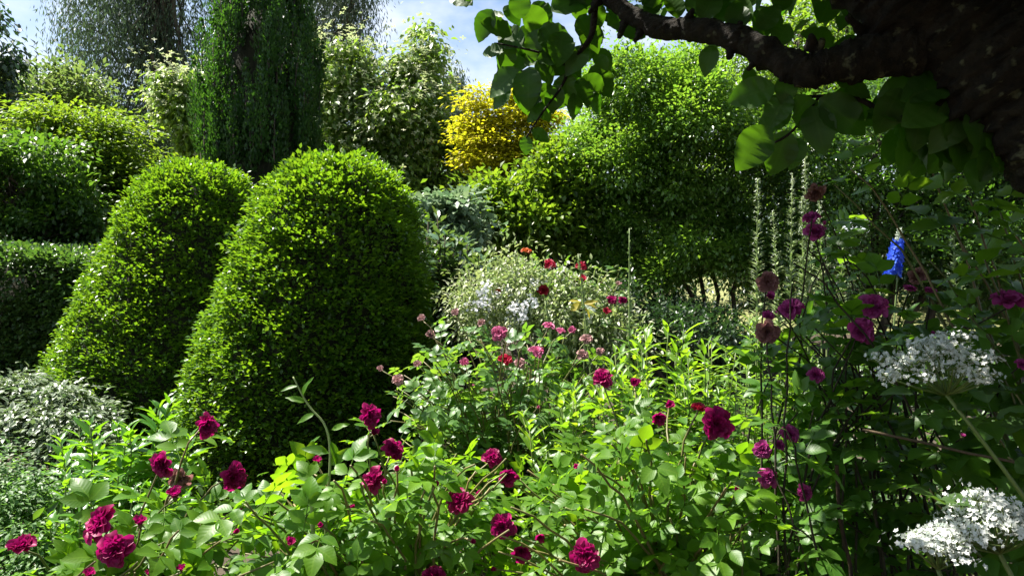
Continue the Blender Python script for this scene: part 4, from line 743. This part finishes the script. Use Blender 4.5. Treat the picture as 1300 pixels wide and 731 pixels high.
# ------------------------------------------------------------------ apple tree overhead
def apple():
    base = np.array([2.15, 1.25, 0]); root = thing('apple_tree', 'old apple tree with lichened bough reaching overhead', 'tree', base)
    bk = M['apple_bark']
    def limb(pts, rad, nm='limb', k=14, jit=.05, n=26):
        if max(rad) > .03: n *= 3; k = int(k * 1.8)
        pts = np.array(pts, float); rad = np.array(rad, float); t = np.linspace(0, len(pts) - 1, n); i = np.arange(len(pts))
        p = np.stack([np.interp(t, i, pts[:, c]) for c in range(3)], 1); 
        for _ in range(3): p[1:-1] = (p[:-2] + 2 * p[1:-1] + p[2:]) / 4
        nn = rng.normal(size=n + 4); nn = (nn[:-4] + nn[1:-3] + nn[2:-2] + nn[3:-1] + nn[4:]) / 5; r = np.interp(t, i, rad) * (1 + .16 * nn + .02 * rng.normal(size=n)); return MB().tube(p, r, k, jit=jit).build(nm, bk, root)
    A = P(1420, 215, 1.45); B = P(1310, 105, 1.5); C = P(1215, 25, 1.55); D = P(1110, -45, 1.6); E = P(1000, -130, 1.7); G = P(860, -220, 2.0)
    limb([base - [0, 0, .05], base + [-.12, .03, .7], base + [-.3, .1, 1.35], A, B], [.21, .18, .165, .15, .135], 'trunk', 20)
    limb([A, B, C, D, E, G], [.14, .135, .12, .105, .08, .05], 'limb', 18, n=34)
    J = P(1165, 60, 1.56)
    limb([J, P(1110, 72, 1.58), P(1060, 82, 1.6), P(1025, 92, 1.62), P(988, 76, 1.66), P(940, 50, 1.72), P(893, 38, 1.78), P(835, 36, 1.85), P(798, 18, 1.9), P(765, -12, 1.95), P(700, -60, 2.1)],
         [.06, .046, .04, .038, .034, .031, .029, .027, .024, .022, .015], 'limb', 14, n=44)
    limb([P(1290, 150, 1.5), P(1245, 122, 1.52), P(1200, 130, 1.55), P(1160, 145, 1.58), P(1128, 153, 1.6), P(1105, 132, 1.62), P(1080, 122, 1.64), P(1020, 123, 1.68)], [.02, .014, .009, .008, .008, .007, .006, .004], 'branch', 8, n=30)
    limb([P(757, -20, 1.95), P(755, 20, 1.95), P(752, 50, 1.95), P(735, 66, 1.97), P(720, 88, 2.0), P(700, 70, 2.0), P(665, 62, 2.0), P(630, 55, 2.0)], [.009, .008, .0075, .006, .005, .004, .003, .002], 'branch', 7, n=24)
    limb([P(722, 86, 2.0), P(715, 110, 2.0), P(690, 140, 2.0), P(668, 175, 2.02)], [.005, .004, .003, .002], 'branch', 6, n=12)
    limb([P(1040, 123, 1.66), P(1020, 150, 1.66), P(1000, 175, 1.66), P(960, 190, 1.66)], [.004, .0035, .003, .002], 'branch', 6, n=12)
    limb([A + [0, 0, -.2], P(1330, 235, 1.55), P(1296, 232, 1.6), P(1285, 205, 1.65)], [.05, .04, .02, .014], 'branch', 10, n=16)
    for sx, sy, ex, ey, Y in ((792, 30, 786, 48, 1.9), (812, 40, 806, 52, 1.88), (936, 50, 940, 28, 1.74), (930, 55, 926, 74, 1.74), (1000, 85, 992, 102, 1.66), (1036, 70, 1044, 50, 1.62), (870, 30, 880, 12, 1.8), (1030, 60, 1030, 45, 1.62), (960, 70, 950, 88, 1.7), (1100, 45, 1075, 22, 1.6), (760, 0, 748, 16, 1.95)):
        limb([P(sx, sy, Y), P((sx + ex) / 2 + U(-3, 3), (sy + ey) / 2, Y - .015), P(ex, ey, Y - .03)], [.014, .010, .006], 'spur', 8, .12, 8)
    # leaves seen one by one: pixel place of the stalk, length in pixels, heading on the picture (degrees), distance
    LV = [(625, 12, 42, -120, 2), (600, 8, 34, 150, 2), (592, 2, 26, 60, 2), (640, 66, 30, 170, 2), (660, 90, 48, -150, 2), (672, 85, 52, -95, 1.98), (665, 60, 48, 140, 2), (650, 45, 42, 160, 2.02), (690, 30, 56, -60, 2), (700, 15, 58, 30, 2), (715, 40, 50, -100, 1.97), (735, 20, 50, -60, 2),
          (745, 60, 40, -130, 1.97), (720, 92, 42, -90, 2), (735, 100, 38, -70, 2), (745, 95, 30, -40, 2), (710, 108, 36, -110, 2), (728, 118, 34, -85, 2), (690, 105, 40, -70, 2.02), (682, 70, 44, -30, 2), (660, 25, 40, 90, 2), (680, 0, 46, 100, 2), (720, 0, 50, 60, 2.02), (750, 0, 44, 10, 2),
          (690, 140, 24, -150, 2.02), (668, 172, 24, -90, 2.02), (675, 165, 26, -30, 2.02), (720, 75, 38, 180, 2), (770, 10, 30, 80, 1.95), (640, 20, 36, -170, 2.02), (655, 105, 40, -60, 2.03), (705, 60, 44, -160, 2.03), (760, 70, 22, -60, 1.95),
          (820, 20, 34, 60, 1.86), (860, 24, 40, 100, 1.8), (875, 20, 44, 60, 1.8), (905, 58, 36, -110, 1.78), (930, 40, 48, 70, 1.75), (945, 35, 40, 110, 1.74), (985, 60, 40, 60, 1.68), (950, 85, 28, -80, 1.72), (840, 12, 36, 140, 1.86), (900, 20, 40, 40, 1.8),
          (985, 110, 58, 195, 1.66), (1000, 118, 50, 240, 1.66), (975, 160, 66, -125, 1.65), (1000, 165, 58, -105, 1.66), (1010, 120, 60, -60, 1.65), (1040, 125, 70, -40, 1.64), (1030, 135, 60, -80, 1.65), (1050, 128, 64, -10, 1.66), (1020, 160, 52, -30, 1.66), (1005, 140, 46, -150, 1.67), (1060, 100, 50, -30, 1.62), (1000, 95, 40, -100, 1.66), (1015, 175, 40, -110, 1.68),
          (1215, 100, 74, -160, 1.55), (1200, 125, 72, -150, 1.56), (1190, 130, 66, -35, 1.57), (1225, 125, 72, -120, 1.55), (1215, 130, 70, -75, 1.54), (1235, 125, 66, -60, 1.53), (1170, 140, 52, -100, 1.58), (1245, 130, 64, -95, 1.52), (1205, 165, 54, -60, 1.56), (1255, 160, 60, -80, 1.52), (1150, 150, 44, 160, 1.6), (1265, 180, 52, -110, 1.52), (1240, 200, 46, -100, 1.54), (1180, 100, 58, -170, 1.57), (1140, 152, 40, -60, 1.6),
          (1085, 35, 46, 100, 1.75), (1100, 60, 50, -170, 1.72), (1060, 60, 44, 150, 1.75), (1040, 30, 44, 60, 1.75)]
    for _ in range(34): LV.append((U(640, 770), U(-5, 95) if _ < 24 else U(60, 130), U(30, 46), U(-160, -20), U(2.0, 2.2)))
    for _ in range(22): LV.append((U(1130, 1290), U(110, 190), U(44, 64), U(-150, -40), U(1.56, 1.75)))
    for _ in range(10): LV.append((U(800, 1060), U(10, 50), U(34, 46), U(30, 150), U(1.75, 1.95)))
    Pp, Yd, N, S = [], [], [], []
    for px, py, ln, hd, Y in LV:
        a = R(hd); fwd = U(-.35, .35); d = np.array([math.cos(a), fwd, math.sin(a)]); Pp.append(P(px, py, Y)); Yd.append(d)
        n0 = np.array([U(-.35, .35), -1, U(.1, .7)]); N.append(n0); S.append(ln / F * Y * 1.05)
    pick(root, BIG, 'apple', np.array(Pp), np.array(Yd), np.array(N), np.array(S), cap=400)
    # the rest of the crown, above, right and behind: unseen, shaped to cast shade
    C = []; k = 0
    tips = MB()
    while len(C) < 680:
        c = np.array([U(-.6, 4.2), U(-2.6, 4.3), U(2.3, 4.6)])
        if c[2] < EYE + .385 * c[1] + .12 and 0 < c[0] + .3: 
            if c[1] > 0 and abs(c[0]) < .72 * c[1] + .1: continue
        if ((c[0] - 1.75) / 2.35) ** 2 + ((c[1] - 1.0) / 3.3) ** 2 + ((c[2] - 3.1) / 1.5) ** 2 > 1: continue
        C.append(c)
    C = np.array(C); MB().scatter(leaf_t(3, .6, .18, .2), *leaves_for(C, norm(C - [2, 1.6, 2.6]), 52, (.15, .15, .09), .085, 'spread')).build('crown', M['apple'], root, 'stuff')
    nodes = np.array([C_ for C_ in (B, P(1215, 25, 1.55), D, E, G)])
    for q in C[::12]:
        s = nodes[np.argmin(np.linalg.norm(nodes - q, axis=1))]; limb([s, (s + q) / 2 + [0, 0, .12], q], [.026, .016, .006], 'branch', 6, n=10)
apple()
